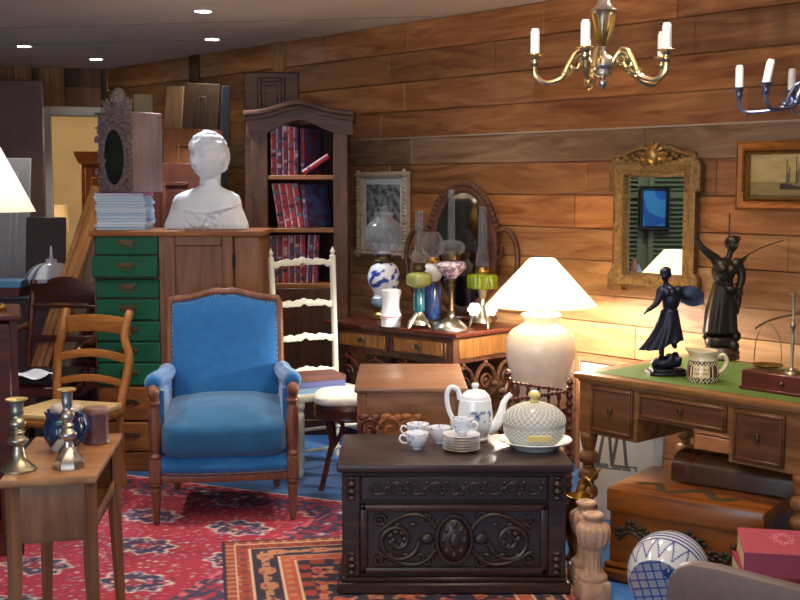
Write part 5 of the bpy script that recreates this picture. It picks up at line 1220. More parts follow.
mb = MB(); mb.tube(catmull([q(729, 262, .035), q(728, 240, .035), q(727.4, 216, .03)]), [.006] * 6 + [.004] * 6 + [.0025], 8); mb.build('wing', 'bronze_brown', t)
mb = MB(); mb.lathe([(.085, 0), (.088, .006), (.082, .016), (.086, .03), (.078, .045), (.07, .055)], 28); mb.build('socle', plain('reddish_socle', (70, 44, 38), .4), t)
# pitcher
b0 = dpos(702.5, 381); k = b0[1] / F
t = thing('pitcher', 'cream jug with a black checked pattern and a pale label band on the desk', 'jug', b0, -.15)
def pit(c):
    a = math.atan2(c.y, c.x); z = c.z / k; CR, BK = (222, 206, 166), (26, 24, 34)
    if z > 22: return CR
    if -2.35 < a < -1.25 and 6 < z < 18:
        u = (a + 1.8) * 14; return (150, 120, 90) if (abs(z - 14) < 1.0 and math.sin(u * 2.2) > -.1) or (abs(z - 9.5) < 1.0 and math.sin(u * 2.9) > 0) else (226, 200, 150)
    if z > 17 or z < 6: return BK if math.sin(a * 26) * math.sin(z * 1.5) < .12 else CR
    return BK if math.sin(a * 26) > -.1 else (120, 60, 60) if math.sin(a * 13) > 0 else CR
mb = MB(); mb.lathe(smoothprof([(15.5 * k, 0), (16 * k, 1 * k), (16 * k, 8 * k), (15.2 * k, 16 * k), (14 * k, 21 * k), (13.6 * k, 26 * k), (14.6 * k, 31 * k), (13.6 * k, 31 * k), (12.6 * k, 24 * k), (13 * k, 4 * k), (0, 2 * k)], 8), 120)
for v in mb.bm.verts:
    if v.co.z > 25 * k and v.co.x < 0: v.co.x -= (v.co.z / k - 25) * k * .55 * max(0, -v.co.x / (14 * k)) ** 2; v.co.z += 2.5 * k * max(0, -v.co.x / (14 * k) - .5)
mb.build('body', 'glaze', t, color=pit)
mb = MB(); mb.tube(catmull([(13 * k, 0, 24 * k), (20 * k, 0, 27 * k), (23.5 * k, 0, 20 * k), (20 * k, 0, 12 * k), (14.6 * k, 0, 8 * k)]), 2.2 * k, 10); mb.build('handle', plain('cream_glaze', (222, 206, 166), .15, coat=.5), t)
# scales on a wooden box
b0 = on(737, 388, DT); k = b0.y / F
sbx = b0 + (-WD) * .20
t = thing('balance_scales', 'brass balance scales mounted on a dark red-brown box on the desk', 'scales', (sbx.x, sbx.y, DT), WROT)
mb = MB(); mb.span((-.185, .0, 0), (.22, .13, .078), .006); mb.span((-.19, -.005, .0), (.225, .135, .012), .003); bx2 = mb.build('box', wood('scale_box_wood', (66, 26, 18), (112, 52, 36), 'x', 14, .35, .3), t)
mb = MB(); mb.ball((0.0, -.006, .042), .01, 10, 8); mb.build('knob', 'darkbrass', bx2)
mb = MB(); mb.lathe(smoothprof([(.035, .078), (.03, .086), (.01, .095), (.006, .12), (.008, .2), (.006, .24), (.012, .27), (.005, .29), (.006, .385), (.016, .392), (.0, .40)]), 16, c=(.0, .065, 0)); mb.build('post', 'pewter', t)
mb = MB(); mb.tube(bez([(-.165, .065, .24), (-.08, .065, .31), (.0, .065, .30), (.10, .065, .345), (.19, .065, .34)], 20), .004, 8); mb.build('beam', 'darkbrass', t)
for cx_, ztop, zb_ in ((-.105, .265, .088), (.16, .35, .20)):
    mb = MB(); rr = .062
    mb.lathe([(0, zb_), (rr * .7, zb_ + .003), (rr, zb_ + .012), (rr, zb_ + .014), (rr * .7, zb_ + .005), (0, zb_ + .002)], 28, c=(cx_, .065, 0)); pn = mb.build('pan', 'brass', t)
    mb = MB(); mb.tube(catmull([(cx_ - rr, .065, zb_ + .013), (cx_ - rr * .8, .065, zb_ + (ztop - zb_) * .7), (cx_, .065, ztop), (cx_ + rr * .8, .065, zb_ + (ztop - zb_) * .7), (cx_ + rr, .065, zb_ + .013)]), .0022, 6); mb.build('hanger', 'pewter', pn)
# ---------------------------------------------------------------- gilt mirror and seascape on the wall
pc = onwall(657, 215, .01); mw_ = .575; mh_ = .83
zlo = onwall(657, 289).z
gm = thing('wall_mirror', 'gilt-framed wall mirror with a carved crest hanging on the planks', 'mirror', (pc.x, pc.y, zlo), WROT)
tilt_ = .0
gh = onwall(657, 161).z - zlo
frame(gm, mw_ * .90, gh, .085, .05, 'gilt', 0)
mb = MB(); mb.span((-mw_ * .37, -.012, .07), (mw_ * .37, 0, gh - .07)); mb.build('mirror_glass', 'mirror', gm)
for sx in (-1, 1):
    mb = MB()
    for z0, z1 in ((-.015, .10), (gh - .16, gh + .01)):
        if z0 > 0: mb.build('corner_carving', 'gilt', gm); mb = MB()
        mb.prism([(sx * (mw_ * .45 - .07), z0), (sx * (mw_ * .5), z0), (sx * (mw_ * .5), z1 - .03), (sx * (mw_ * .46), z1), (sx * (mw_ * .45 - .07), z1)], -.045, 0, 'xz', .008)
    mb.tube(spiral(sx * .2, gh + .015, .035, .006, 0, sx * 1.4, 20, -.03), .009, 6)
    mb.tube(bez([(sx * .04, -.04, gh + .06), (sx * .10, -.04, gh + .10), (sx * .15, -.04, gh + .02), (sx * .26, -.04, gh + .03)], 14), [.014] * 7 + [.01] * 7, 8)
    for i in range(16): f = i / 15; mb.ball((sx * (.03 + .23 * f), -.035, gh + .035 * (1 - f) + random.uniform(-.02, .02)), (.016, .014, .014), 8, 6)
    mb.build('side_carving', 'gilt', gm)
mb = MB()
mb.lathe(smoothprof([(.02, 0), (.045, .03), (.05, .07), (.03, .10), (.012, .12), (.0, .125)]), 14, c=(0, -.035, gh - .03))
for i in range(9): a = PI * i / 8; mb.tube(bez([(0, -.045, gh + .01), (.05 * math.cos(a), -.055, gh + .02 + .06 * math.sin(a)), (.085 * math.cos(a), -.045, gh + .0 + .10 * math.sin(a))], 7), [.012, .013, .013, .012, .01, .008, .004], 6)
for sx in (-1, 1): mb.tube(spiral(sx * .06, gh - .005, .03, .006, 0, sx * 1.5, 20, -.05), .009, 6)
mb.build('crest', 'giltbright', gm)
p1 = onwall(739, 142, .02); p2 = onwall(739, 210, .02); fh = p1.z - p2.z; fw_ = .60
pa = thing('seascape_painting', 'gilt-framed painting of a dark ship on hazy water at the right', 'painting', p2 - WD * (fw_ / 2), WROT)
frame(pa, fw_, fh, .055, .045, 'giltframe', 0)
frame(pa, fw_ - .10, fh - .10, .016, .04, 'giltbright', 0, name='inner_slip').location = (0, 0, .05)
def sea(c):
    u, v = (c.x + fw_ / 2 - .06) / (fw_ - .12), (c.z - .06) / (fh - .12)
    n_ = noise.noise(Vector((u * 5, v * 9, 2))) * 12 + noise.noise(Vector((u * 22, v * 60, 5))) * 8
    if .34 < u < .70 and .20 < v < .30 + .03 * math.sin(u * 20): return (52, 38, 28)
    for mx_, t_ in ((.42, .85), (.52, .92), (.62, .78)):
        if abs(u - mx_) < .005 and .3 < v < t_: return (66, 50, 36)
        if v > .34 and v < t_ * .86 and abs(u - mx_ - .02) < .03 * (1 - v) : return (112, 94, 62)
    if v < .36: return (140 + n_, 120 + n_, 72 + n_) if v > .08 else (96 + n_, 80 + n_, 46)
    return (168 + 26 * v + n_, 146 + 22 * v + n_, 92 + 20 * v + n_)
mb = MB(); mb.surf(90, 60, lambda u, v: (-fw_ / 2 + .06 + u * (fw_ - .12), -.012, .06 + v * (fh - .12))); mb.build('canvas', 'paint', pa, color=sea)
# ---------------------------------------------------------------- chandeliers
def candle_arm(t, ang, R_, z0, ztop, mat, cs=.0, rr=.0085, drop=.05, tiltc=0):
    c_, s_ = math.cos(ang), math.sin(ang)
    def P(r, z): return Vector((c_ * r, s_ * r, z))
    mb = MB()
    mb.tube(catmull([P(.03, z0), P(.07, z0 + .055), P(.105, z0 + .04), P(.115, z0 + .005), P(.095, z0 - .012), P(.083, z0 + .008)]), [rr * .8] * 31, 8)
    mb.tube(catmull([P(.10, z0 + .045), P(.125, z0 + .0), P(.15, z0 - .045), P(R_ - .04, z0 - .06), P(R_ - .005, z0 - .035), P(R_, z0 + .0)]), [rr * 1.15] * 31, 8)
    mb.ball(P(.14, z0 - .03), .013, 8, 6)
    for q_, zq, rq, tq in ((.075, .02, .026, 1.5), (.125, -.015, .02, -1.4)): mb.tube([P(q_ + a_, z0 + zq + b_) for a_, _, b_ in spiral(0, 0, rq, .005, 0, tq, 18)], rr * .6, 6)
    a_ = mb.build('arm', mat, t)
    mb = MB(); q = P(R_, 0)
    mb.lathe(smoothprof([(.006, z0 - .01), (.016, z0 + .012), (.012, z0 + .02), (.022, z0 + .035), (.032, z0 + .038), (.03, z0 + .042), (.012, z0 + .042)]), 18, c=(q.x, q.y, 0)); mb.build('drip_pan', mat, a_)
    mb = MB(); T_ = Matrix.Translation((q.x, q.y, z0 + .04)) @ Matrix.Rotation(tiltc, 4, 'Y')
    mb.lathe([(.0165, 0), (.0165, .082), (.0135, .085), (.0135, .092), (0, .093)], 14, T=T_); mb.build('candle_sleeve', 'candle', a_)
M['chbrass'] = plain('pale_polished_brass', (206, 184, 136), .25, 1, var=.2, vscale=25)
cc = at(603, 60, 4.2)
t = thing('chandelier', 'brass chandelier with cream candle sleeves hanging from the ceiling', 'chandelier', (cc.x, 4.2, CEIL))
z0 = at(603, 66, 4.2).z - CEIL
k = 4.2 / F
mb = MB(); mb.lathe(smoothprof([(.0, z0 - .085), (.008, z0 - .08), (.017, z0 - .06), (.010, z0 - .045), (.016, z0 - .04), (.034, z0 - .03), (.034, z0 - .012), (.042, z0 - .004), (.043, z0 + .012), (.036, z0 + .03), (.014, z0 + .045), (.008, z0 + .055), (.012, z0 + .08), (.028, z0 + .15), (.037, z0 + .185), (.05, z0 + .195), (.036, z0 + .205), (.024, z0 + .22), (.014, z0 + .26)], 3), 20); mb.build('column', 'silver', t)
mb = MB()
for i in range(8): a = i * PI / 4; mb.tube(bez([(.008 * math.cos(a), .008 * math.sin(a), z0 + .07), (.028 * math.cos(a), .028 * math.sin(a), z0 + .12), (.042 * math.cos(a), .042 * math.sin(a), z0 + .185)], 8), [.004, .006, .007, .008, .008, .007, .005, .002], 6)
mb.build('leaf_cup', 'brass', t)
mb = MB(); 
zz_ = z0 + .26
while zz_ < -.05: mb.tube([(.009 * math.cos(a) * (1 if int(zz_ * 1000) % 2 else 1), 0, zz_ + .018 + .016 * math.sin(a)) for a in np.linspace(0, 2 * PI, 13)[:-1]], .0028, 6, True); mb.tube([(0, .009 * math.cos(a), zz_ + .043 + .016 * math.sin(a)) for a in np.linspace(0, 2 * PI, 13)[:-1]], .0028, 6, True); zz_ += .05
mb.build('chain', 'silver', t)
mb = MB(); mb.lathe(smoothprof([(.0, -.05), (.02, -.045), (.05, -.015), (.055, 0)]), 20); mb.build('ceiling_rose', 'silver', t)
for px, py, r_ in ((535, 62, 0), (573, 55, 0), (589, 92, 0), (659, 56, 0), (667, 72, 0)): pass
for ang in (math.radians(d) for d in (180, 95, 246, 20, -38)): candle_arm(t, ang, .245, z0, 0, 'chbrass')
c2 = at(822, 80, 4.7)
t = thing('chandelier', 'grey-blue iron chandelier with white candle sleeves at the right edge', 'chandelier', (c2.x, 4.7, CEIL))
z0 = at(780, 96, 4.7).z - CEIL
mb = MB(); mb.lathe(smoothprof([(.0, z0 - .09), (.02, z0 - .06), (.03, z0), (.015, z0 + .05), (.02, z0 + .12), (.01, z0 + .2)]), 16); mb.tube([(0, 0, z0 + .19), (0, 0, -.02)], .005); mb.build('column', 'iron', t)
mb = MB(); mb.lathe(smoothprof([(.0, -.04), (.04, -.015), (.05, 0)]), 18); mb.build('ceiling_rose', 'iron', t)
for ang, R_, tc in ((163, .32, 0), (207, .30, .2), (270, .26, 0), (330, .26, 0), (30, .26, 0), (100, .24, 0)): candle_arm(t, math.radians(ang), R_, z0, 0, 'iron', rr=.007, tiltc=tc)
# ---------------------------------------------------------------- under and in front of the desk
q0 = on(606, 487, .38); q1 = on(765, 513, .38); dvec = (q1 - q0); Lc = dvec.length; ra_ = math.atan2(dvec.y, dvec.x)
cc_ = thing('lacquered_chest', 'orange-brown carved wooden chest on the floor under the desk', 'chest', (q0.x, q0.y, 0), ra_)
CDp = .46
mb = MB(); mb.span((0.015, 0.015, .06), (Lc - .015, CDp - .015, .28)); mb.build('body', 'chestwood', cc_)
mb = MB(); mb.span((0, 0, .28), (Lc, CDp, .38), .012, seg=2); mb.build('lid', 'chestwood', cc_)
mb = MB(); mb.span((-.02, -.025, 0), (Lc + .02, CDp + .02, .05), .01); mb.span((-.005, -.01, .05), (Lc + .005, CDp + .005, .075), .01); mb.build('plinth', 'chestwood', cc_)
mb = MB()
for i in range(12):
    x = .06 + (Lc - .12) * i / 11; z_ = .20 + .035 * math.sin(i * 1.3)
    for j in range(5): a = j * 2 * PI / 5; mb.ball((x + .016 * math.cos(a), .012, z_ + .016 * math.sin(a)), (.014, .007, .010), 8, 6)
mb.tube(catmull([(.05 + (Lc - .1) * i / 10, .012, .17 + .04 * math.sin(i * 1.5)) for i in range(11)]), .007, 6)
mb.build('carved_relief', plain('dark_green_brown_relief', (52, 44, 24), .45), cc_)
mb = MB(); mb.tube(catmull([(.08 + .07 * i, .12 + .05 * math.sin(i * 2.1), .381) for i in range(7)]), [.012 + .010 * abs(math.sin(i * .8)) for i in range(37)], 8, flat=.15); mb.build('lid_inlay', bpy.data.materials['dark_green_brown_relief'], cc_)
pb = cc_.matrix_basis
qb = pb @ Vector((.44, .345, .386))
t = thing('domed_case', 'long dark brown rounded case lying on the carved chest under the desk', 'case', qb, ra_ + .0)
prof = [(.11 * math.cos(a) * 1.0, .06 + .052 * math.sin(a)) for a in np.linspace(0, PI, 14)]
mb = MB(); mb.prism([(x_, z_) for x_, z_ in prof] + [(-.11, .0), (.11, .0)], -.26, .34, 'yz', .006); mb.build('body', wood('case_wood', (48, 28, 16), (84, 52, 30), 'x', 12, .4, .2), t)
for xx in (-.2, .26):
    mb = MB(); mb.prism([(x_ * 1.02, z_ + .002) for x_, z_ in prof] + [(-.1122, .01), (.1122, .01)], xx, xx + .03, 'yz'); mb.build('strap', 'mahog', t)
# white picture board leaning behind the left leg of the desk
q0 = on(586, 497, .02); 
w0 = at(588, 500, 5.28); 
t = thing('picture_board', 'white board with grey standing figures leaning under the desk', 'picture', (X(620, 480, 5.32), 5.36, 0), -.30)
t.rotation_euler = (-.12, 0, -.45)
mb = MB(); mb.span((-.20, 0, 0), (.20, .012, .49), .003); mb.build('board', plain('white_board', (226, 220, 206), .6), t)
def fig(c):
    x, z_ = c.x, c.z
    for cx_ in (-.075, -.005): 
        for s_ in (-1, 1):
            if .26 < z_ < .48 and abs(x - cx_ - s_ * (.045 * (.52 - z_) / .2 * .6)) < .008: return (96, 96, 92)
    if .245 < z_ < .27 and -.14 < x < .08 and noise.noise(c * 30) > -.3: return (120, 122, 116)
    return (226, 220, 206)
mb = MB(); mb.surf(150, 190, lambda u, v: (-.195 + .39 * u, -.002, .005 + .48 * v)); mb.build('print', 'paint', t, color=fig)
# framed board behind the desk's back left
p = onwall(597, 375, .05)
t = thing('framed_picture', 'small frame with a pinkish wooden edge leaning on the wall behind the desk', 'picture frame', (p.x, p.y, 0), WROT)
p3 = onwall(597, 358, .05)
mb = MB(); mb.span((-.1, -.02, 0), (.30, .0, p3.z - .025)); mb.build('backing', plain('white_backing', (214, 206, 196), .7), t)
mb = MB(); mb.span((-.125, -.03, 0), (-.1, .01, p3.z), .004); mb.span((.30, -.03, 0), (.325, .01, p3.z), .004); mb.span((-.1, -.03, p3.z - .025), (.30, .01, p3.z), .004); mb.build('frame', plain('pinkish_wood', (184, 124, 88), .5), t)
# stone balusters
def balu(label, p, s_=1.0):
    t = thing('stone_baluster', label, 'baluster', p, .15, 'small stone balusters'); k = 4.34 / F * s_ * .92
    mb = MB(); mb.box((0, 0, 11 * k), (34 * k, 34 * k, 22 * k), 3 * k, seg=2); mb.lathe(smoothprof([(16 * k, 21 * k), (16.5 * k, 26 * k), (13 * k, 30 * k)]), 24); mb.build('foot', 'stone', t)
    mb = MB(); mb.lathe(smoothprof([(12 * k, 28 * k), (9.6 * k, 36 * k), (10 * k, 55 * k), (12 * k, 58 * k), (16 * k, 64 * k), (18.5 * k, 74 * k), (17.5 * k, 82 * k), (10 * k, 88 * k), (8 * k, 90 * k)], 5), 96, rib=.045, nrib=14); mb.build('shaft', 'stone', t)
    mb = MB(); mb.lathe(smoothprof([(8 * k, 89 * k), (11 * k, 92 * k), (12 * k, 95 * k), (9 * k, 97 * k), (6 * k, 96 * k), (0, 94 * k)]), 24); mb.build('neck', 'stone', t)
balu('pinkish stone baluster standing nearest, right of the carved chest', (X(592, 598, 4.30), 4.30, .0145))
balu('pinkish stone baluster partly hidden behind the nearest one', (X(585, 585, 4.47), 4.47, .0145))
t = thing('brass_pot', 'brass pot glinting between the carved chest and the stone balusters', 'pot', (.755, 4.74, .0145))
mb = MB(); mb.lathe(smoothprof([(.05, 0), (.055, .01), (.04, .05), (.062, .12), (.064, .2), (.045, .25), (.055, .28), (.05, .285), (.04, .25), (0, .2)]), 28); mb.build('body', 'brass', t)
mb = MB(); mb.tube(catmull([(.0, .05, .285), (.01, .02, .34), (.035, -.01, .355), (.05, -.02, .32)]), .008, 8); mb.tube(catmull([(.02, .02, .3), (.06, .0, .37), (.085, .0, .40)]), .007, 8); mb.build('handle', 'brass', t)
# blue and white pot lying on its side
t = thing('stoneware_pot', 'grey-white pot with blue stripes lying on its side with its latticed end facing out', 'pot', (X(668, 565, 4.18), 4.18, .1545))
def rows_(c):
    z = c.z; a = math.atan2(c.y, c.x); BL, WH = (56, 74, 140), (190, 192, 196); r = math.hypot(c.x, c.y)
    if z < -.1105: 
        u, v = (c.x + c.y) * 21, (c.x - c.y) * 21; return BL if (abs(u - round(u)) < .09 or abs(v - round(v)) < .09) else (150, 150, 152)  # latticed end has a greyer ground: its shade is painted in
    if -.1 < z < -.02: 
        q_ = (a * 2.4) % 1; zz2 = (z + .1) / .08; return BL if abs(q_ - (zz2 * .5)) < .05 or abs(q_ - (1 - zz2 * .5)) < .05 else WH
    for s_ in (-.015, .005, .025, .05, .075, .1, .12): 
        if abs(z - s_) < .0042: return BL
    return WH
mb = MB(); mb.lathe(smoothprof([(0, -.112), (.05, -.112), (.106, -.112), (.112, -.109), (.138, -.06), (.152, 0), (.145, .06), (.11, .12), (.06, .145), (.05, .165), (.04, .16), (.0, .14)], 36), 200); o = mb.build('body', 'glaze', t, color=rows_)
mb = MB(); mb.tube(catmull([(0, .06, .14), (0, .10, .165), (0, .13, .13), (0, .125, .105)]), .009, 8); mb.build('handle', plain('grey_white_glaze', (190, 192, 196), .2, coat=.4), t)
mb = MB(); mb.ball((0, -.08, -.114), (.02, .02, .01), 12, 8); mb.build('knob', 'blueglaze', t)
t.rotation_mode = 'QUATERNION'; t.rotation_quaternion = Vector((0, 0, -1)).rotation_difference(Vector((-.50, -.84, -.20)).normalized())
# red books on a low stool
kb = at(768, 545, 3.85)
t = thing('low_stool', 'low stool under the red books at the lower right', 'stool', (X(790, 560, 3.95), 3.97, 0), -.05)
hS = .14
mb = MB(); mb.span((-.18, -.17, hS - .03), (.24, .17, hS), .006); mb.build('seat', 'walnut', t)
for a in (-.15, .21):
    for b in (-.12, .12):
        mb = MB(); mb.span((a - .018, b - .018, 0), (a + .018, b + .018, hS - .029)); mb.build('leg', 'walnut_v', t)
kk = 3.9 / F
zb = hS
hts = [(Z(760, 582, 3.82) - hS), Z(760, 560, 3.82) - Z(760, 586, 3.82), Z(760, 549, 3.86) - Z(760, 573, 3.86)]
zb = hS + .0005
for lab, th, w_, d_, off, rz, px in (('bright red closed book at the bottom of the red pile on the low stool', .05, .32, .29, .06, -.30, 806), ('dark red closed book in the middle of the pile on the low stool', .075, .30, .29, .0, -.12, 781), ('pinkish-red closed book with an embossed cover on top of the pile', .085, .30, .29, .02, -.20, 783)):
    bk_ = bookblock('book', lab, 'book', (X(px, 560, 3.95), 3.94, zb), d_, w_, th, 'redbook' if 'top' not in lab else plain('pink_red_cover', (164, 68, 86), .55), PI / 2 + rz, 'red books piled on the low stool')
    if 'embossed' in lab:
        mb = MB()
        for i in range(8): a = i * PI / 4; mb.tube(spiral(.03 + .05 * math.cos(a), .03 * math.sin(a), .018, .004, a, 1.2, 14), .0022, 5, T=mat3((0, 0, th + .0002), rx=PI / 2))
        mb.build('embossing', plain('pale_pink_emboss', (206, 120, 128), .6), bk_)
    zb += th + .0006
# grey-brown rounded chair back, very near
t = thing('leather_chair', 'grey-brown chair with a rounded back, cut by the lower right corner', 'chair', (X(756, 600, 3.05), 3.06, 0), -.52)
zt = Z(700, 573, 3.05)
pts = [(-.24, .36), (-.245, zt - .10), (-.235, zt - .05), (-.21, zt - .015), (-.17, zt), (-.1, zt + .0), (.02, zt - .012), (.15, zt - .025), (.21, zt - .05), (.235, zt - .10), (.24, .36)]
mb = MB(); mb.prism(pts, -.025, .035, 'xz', .016); mb.build('backrest', 'greyfab', t)
mb = MB(); mb.pillow((0, -.24, .36), (.48, .46, .09), .4, .5); mb.build('seat', 'greyfab', t)
for sx in (-1, 1):
    for y in (-.42, .0):
        mb = MB(); mb.tube([(sx * .21, y, 0), (sx * .2, y, .36)], .016, 8); mb.build('leg', 'walnut_v', t)
# ---------------------------------------------------------------- bedside table at the front left and what stands on it
c_ = [on(96, 476, .70), on(122, 433, .70), on(35, 437, .70), on(-2, 481.5, .70)]
bd = thing('bedside_table', 'light brown side table with an open shelf at the front left', 'side table', (c_[0].x, c_[0].y, .0085))
def loc_(v, z): return (v.x - c_[0].x, v.y - c_[0].y, z)
def lerp2(u, v): a = c_[3].lerp(c_[0], u); b = c_[2].lerp(c_[1], u); return a.lerp(b, v)
def quad(mb, u0, v0, u1, v1, z0, z1, bev=.003):
    return mb.prism([loc_(lerp2(u, v), 0)[:2] for u, v in ((u0, v0), (u1, v0), (u1, v1), (u0, v1))], z0, z1, 'xy', bev)
mb = MB(); quad(mb, 0, 0, 1, 1, .668, .692, .005); mb.build('top', 'bedside', bd)
for u in (.12, .91):
    for v in (.05, .95):
        p = lerp2(u, v); mb = MB(); x_, y_, _ = loc_(p, 0); s_ = 1 if u > .5 else -1
        mb.tube([(x_ + s_ * .012, y_ + (.012 if v > .5 else -.012), 0), (x_, y_, .40), (x_, y_, .668)], [.017, .024, .024], 4); mb.build('leg', 'bedside_v', bd)
for v0, v1 in ((.04, .07), (.93, .96)):
    mb = MB(); pts = []; quad(mb, .1, v0, .9, v1, .49, .668, .002); mb.build('end_panel', 'bedside_v', bd)
mb = MB(); quad(mb, .08, .06, .12, .94, .50, .668, .002); mb.build('side_panel', 'bedside', bd)
mb = MB(); quad(mb, .1, .05, .92, .95, .48, .50, .003); quad(mb, .89, .06, .92, .94, .48, .53, .002); mb.build('shelf', 'bedside_v', bd)
ZB = .7012
def candlestick(label, px, py, htpx, mt_, round_=True):
    p = on(px, py, ZB); k = p.y / F; h = htpx * k; t = thing('candlestick', label, 'candlestick', (p.x, p.y, ZB), .2, 'metal candlesticks'); r = 18 * k if round_ else 15 * k
    pr = [(r, 0), (r, .006), (r * .8, .014), (r * .42, .035), (r * .34, h * .26), (r * .28, h * .34), (r * .5, h * .37), (r * .56, h * .43), (r * .3, h * .49), (r * .42, h * .53), (r * .28, h * .57), (r * .46, h * .62), (r * .46, h * .67), (r * .3, h * .74), (r * .36, h * .8), (r * .36, h * .88), (r * .4, h * .94), (r * .62, h * .97), (r * .62, h * .985), (r * .3, h)]
    if round_:
        mb = MB(); mb.lathe([q for q in pr[:5]], 28); mb.build('foot', mt_, t)
    else:
        mb = MB(); mb.lathe([(r * 1.12, 0), (r * 1.12, .014), (r * .9, .03), (r * .5, .06), (r * .36, h * .26)], 8, T=Matrix.Rotation(PI / 8, 4, 'Z')); mb.build('foot', mt_, t)
    mb = MB(); mb.lathe(smoothprof(pr[4:17], 4), 24); mb.build('stem', mt_, t)
    mb = MB(); mb.lathe(pr[16:], 24); mb.build('drip_pan', plain('yellowed_brass', (206, 176, 110), .35, .8) if 'yellowed_brass' not in bpy.data.materials else bpy.data.materials['yellowed_brass'], t)
candlestick('metal candlestick with a round spreading foot, left on the side table', 19, 470, 75, 'pewter', True)
candlestick('taller metal candlestick with an angular foot in front of the blue jug', 69, 467, 82, 'silver', False)
p = on(61, 452, ZB); k = p.y / F
t = thing('blue_jug', 'dark blue glazed jug with white flowers behind the taller candlestick', 'jug', (p.x, p.y + .04, ZB), 0)
def jugc(c):
    v = noise.noise(c * 24 + Vector((2, 5, 1))); return (206, 208, 196) if v > .36 else (60, 110, 90) if v < -.42 else (24, 44, 88)
mb = MB(); mb.lathe(smoothprof([(13 * k, 0), (14 * k, 2 * k), (20 * k, 14 * k), (20 * k, 24 * k), (17 * k, 33 * k), (19 * k, 40 * k), (17.6 * k, 40 * k), (15.5 * k, 33 * k), (17 * k, 20 * k), (0, 5 * k)], 7), 72); mb.build('body', 'glaze', t, color=jugc)
mb = MB(); mb.tube(catmull([(14 * k, -6 * k, 35 * k), (22 * k, -9 * k, 38 * k), (27 * k, -11 * k, 26 * k), (20 * k, -8 * k, 10 * k)]), 2.6 * k, 8); mb.build('handle', 'blueglaze', t)
mb = MB(); mb.pillow((2 * k, 2 * k, 41 * k), (30 * k, 24 * k, 14 * k), .8, .8, fn=lambda v: v * (1 + .18 * noise.noise(v * 40))); o = mb.build('crumpled_paper', plain('crumpled_paper', (200, 188, 176), .8), None, (p.x, p.y + .04, ZB + .001)); tag(o, 'crumpled pale paper stuffed in the mouth of the blue jug', 'paper')
p = on(95, 444, ZB); k = p.y / F
t = thing('wooden_box', 'round dull purple-brown lidded box at the back of the side table', 'box', (p.x, p.y + .02, ZB), 0)
mb = MB(); mb.lathe([(13 * k, 0), (13.6 * k, 1 * k), (12.8 * k, 3 * k), (12.4 * k, 4 * k), (12.4 * k, 30 * k)], 36, sx=1.0, sy=.95); mb.build('body', plain('purple_brown_box', (96, 62, 66), .4, var=.15, coat=.2), t)
mb = MB(); mb.lathe([(12.6 * k, 30 * k), (13.4 * k, 31 * k), (13.4 * k, 35 * k), (12 * k, 37 * k), (0, 38 * k)], 36, rib=.02, nrib=8, sy=.95); mb.build('lid', plain('pale_brown_lid', (150, 112, 104), .4, coat=.2), t)
# blue picture and lamp reflected in the gilt mirror
t = thing('blue_picture', 'dark-framed blue picture hanging on the side wall, seen in the gilt mirror', 'picture', (-4.22, 5.47, 1.15), PI / 2)
frame(t, .30, .44, .04, .04, 'black')
def bp(c): v = noise.noise(Vector((c.x * 6, c.z * 6, 2))); return (60, 160, 240) if v > -.1 else (30, 110, 210)
mb = MB(); mb.surf(30, 40, lambda u, v: (-.115 + .23 * u, -.015, .035 + .37 * v)); mb.build('canvas', 'paint', t, color=bp)
t['label'] = 'dark-framed blue picture hanging on the side wall in front of the shutters'
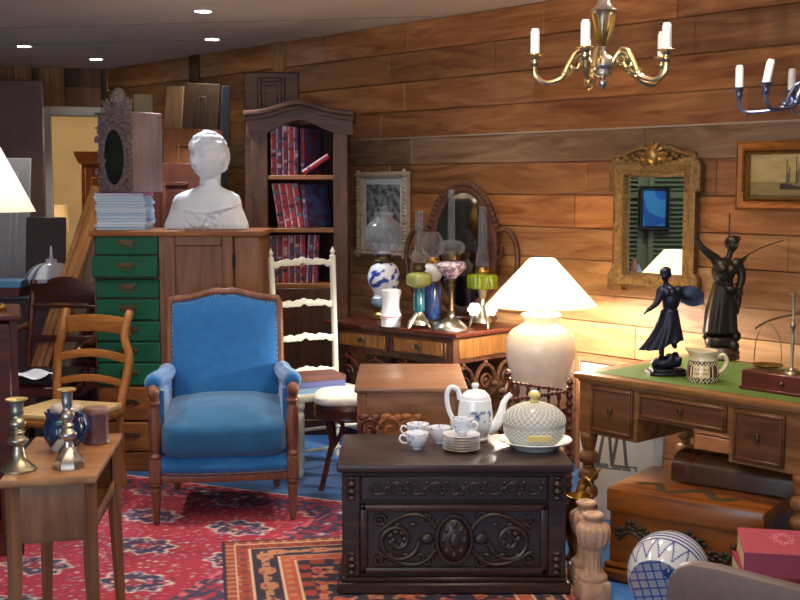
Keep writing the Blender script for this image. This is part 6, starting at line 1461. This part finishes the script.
# ---------------------------------------------------------------- light
def area(name, loc, target, sx, sy, e, col):
    L = bpy.data.lights.new(name, 'AREA'); L.shape = 'RECTANGLE'; L.size = sx; L.size_y = sy; L.energy = e; L.color = col
    o = bpy.data.objects.new(name, L); C.objects.link(o); o.location = loc
    o.rotation_mode = 'QUATERNION'; o.rotation_quaternion = Vector((0, 0, -1)).rotation_difference((Vector(target) - Vector(loc)).normalized()); return o
def spot(px, py, e, col, size=100, blend=.8, aim=None):
    L = bpy.data.lights.new('spot', 'SPOT'); L.energy = e; L.spot_size = math.radians(size); L.spot_blend = blend; L.color = col; L.shadow_soft_size = .06
    o = bpy.data.objects.new('spot', L); C.objects.link(o); o.location = (px, py, CEIL - .03)
    if aim: o.rotation_mode = 'QUATERNION'; o.rotation_quaternion = Vector((0, 0, -1)).rotation_difference((Vector(aim) - o.location).normalized())
    return o
area('assumed_daylight_fill', (-2.2, -1.6, 1.3), (-.2, 6, 1.7), 3.2, 2.0, 105, (.74, .86, 1))  # assumed daylight fill behind the camera: bare area light with no window
for x_, y_, e in ((-.9, 4.9, 60), (.55, 5.3, 66), (1.15, 4.3, 66), (.0, 6.4, 46), (-2.35, 5.3, 72), (.4, 3.4, 44)): spot(x_, y_, e, (1, .88, .72), 120)  # assumed ceiling spots out of view; bare lights, no fittings built
spot(-3.1, 5.5, 60, (1, .92, .8), 110, .8, (-4.2, 5.5, 1.3))  # added unseen spot that brightens the shutters shown in the gilt mirror
u_ = spot(.1, 2.6, 300, (1, .90, .78), 150, 1.0); u_.location = (-.1, 2.3, 1.75); u_.rotation_mode = 'QUATERNION'; u_.rotation_quaternion = Vector((0, 0, -1)).rotation_difference(Vector((.1, .55, 1)).normalized())  # added unseen uplight, put in to brighten the ceiling
L = bpy.data.lights.new('lamp', 'POINT'); L.energy = 55; L.color = (1, .86, .62); L.shadow_soft_size = .1  # added unseen light that brightens the next room, apart from its table lamp
lo = bpy.data.objects.new('lamp', L); C.objects.link(lo); lo.location = (-3.9, 12.2, 2.3)
wd = bpy.data.worlds.new('World'); bpy.context.scene.world = wd; wd.use_nodes = True
wd.node_tree.nodes['Background'].inputs[0].default_value = (.66, .72, .84, 1); wd.node_tree.nodes['Background'].inputs[1].default_value = .45
# ---------------------------------------------------------------- camera
cam = bpy.data.cameras.new('camera'); co = bpy.data.objects.new('camera', cam); C.objects.link(co)
co.location = (0, 0, EYE); co.rotation_euler = (PI / 2 - PITCH, 0, 0)
cam.sensor_width = 36; cam.lens = 36 * F / 800; cam.clip_end = 100
sc_ = bpy.context.scene; sc_.camera = co
sc_.view_settings.view_transform = 'Standard'; sc_.view_settings.look = 'None'; sc_.view_settings.gamma = 1; sc_.view_settings.exposure = 0
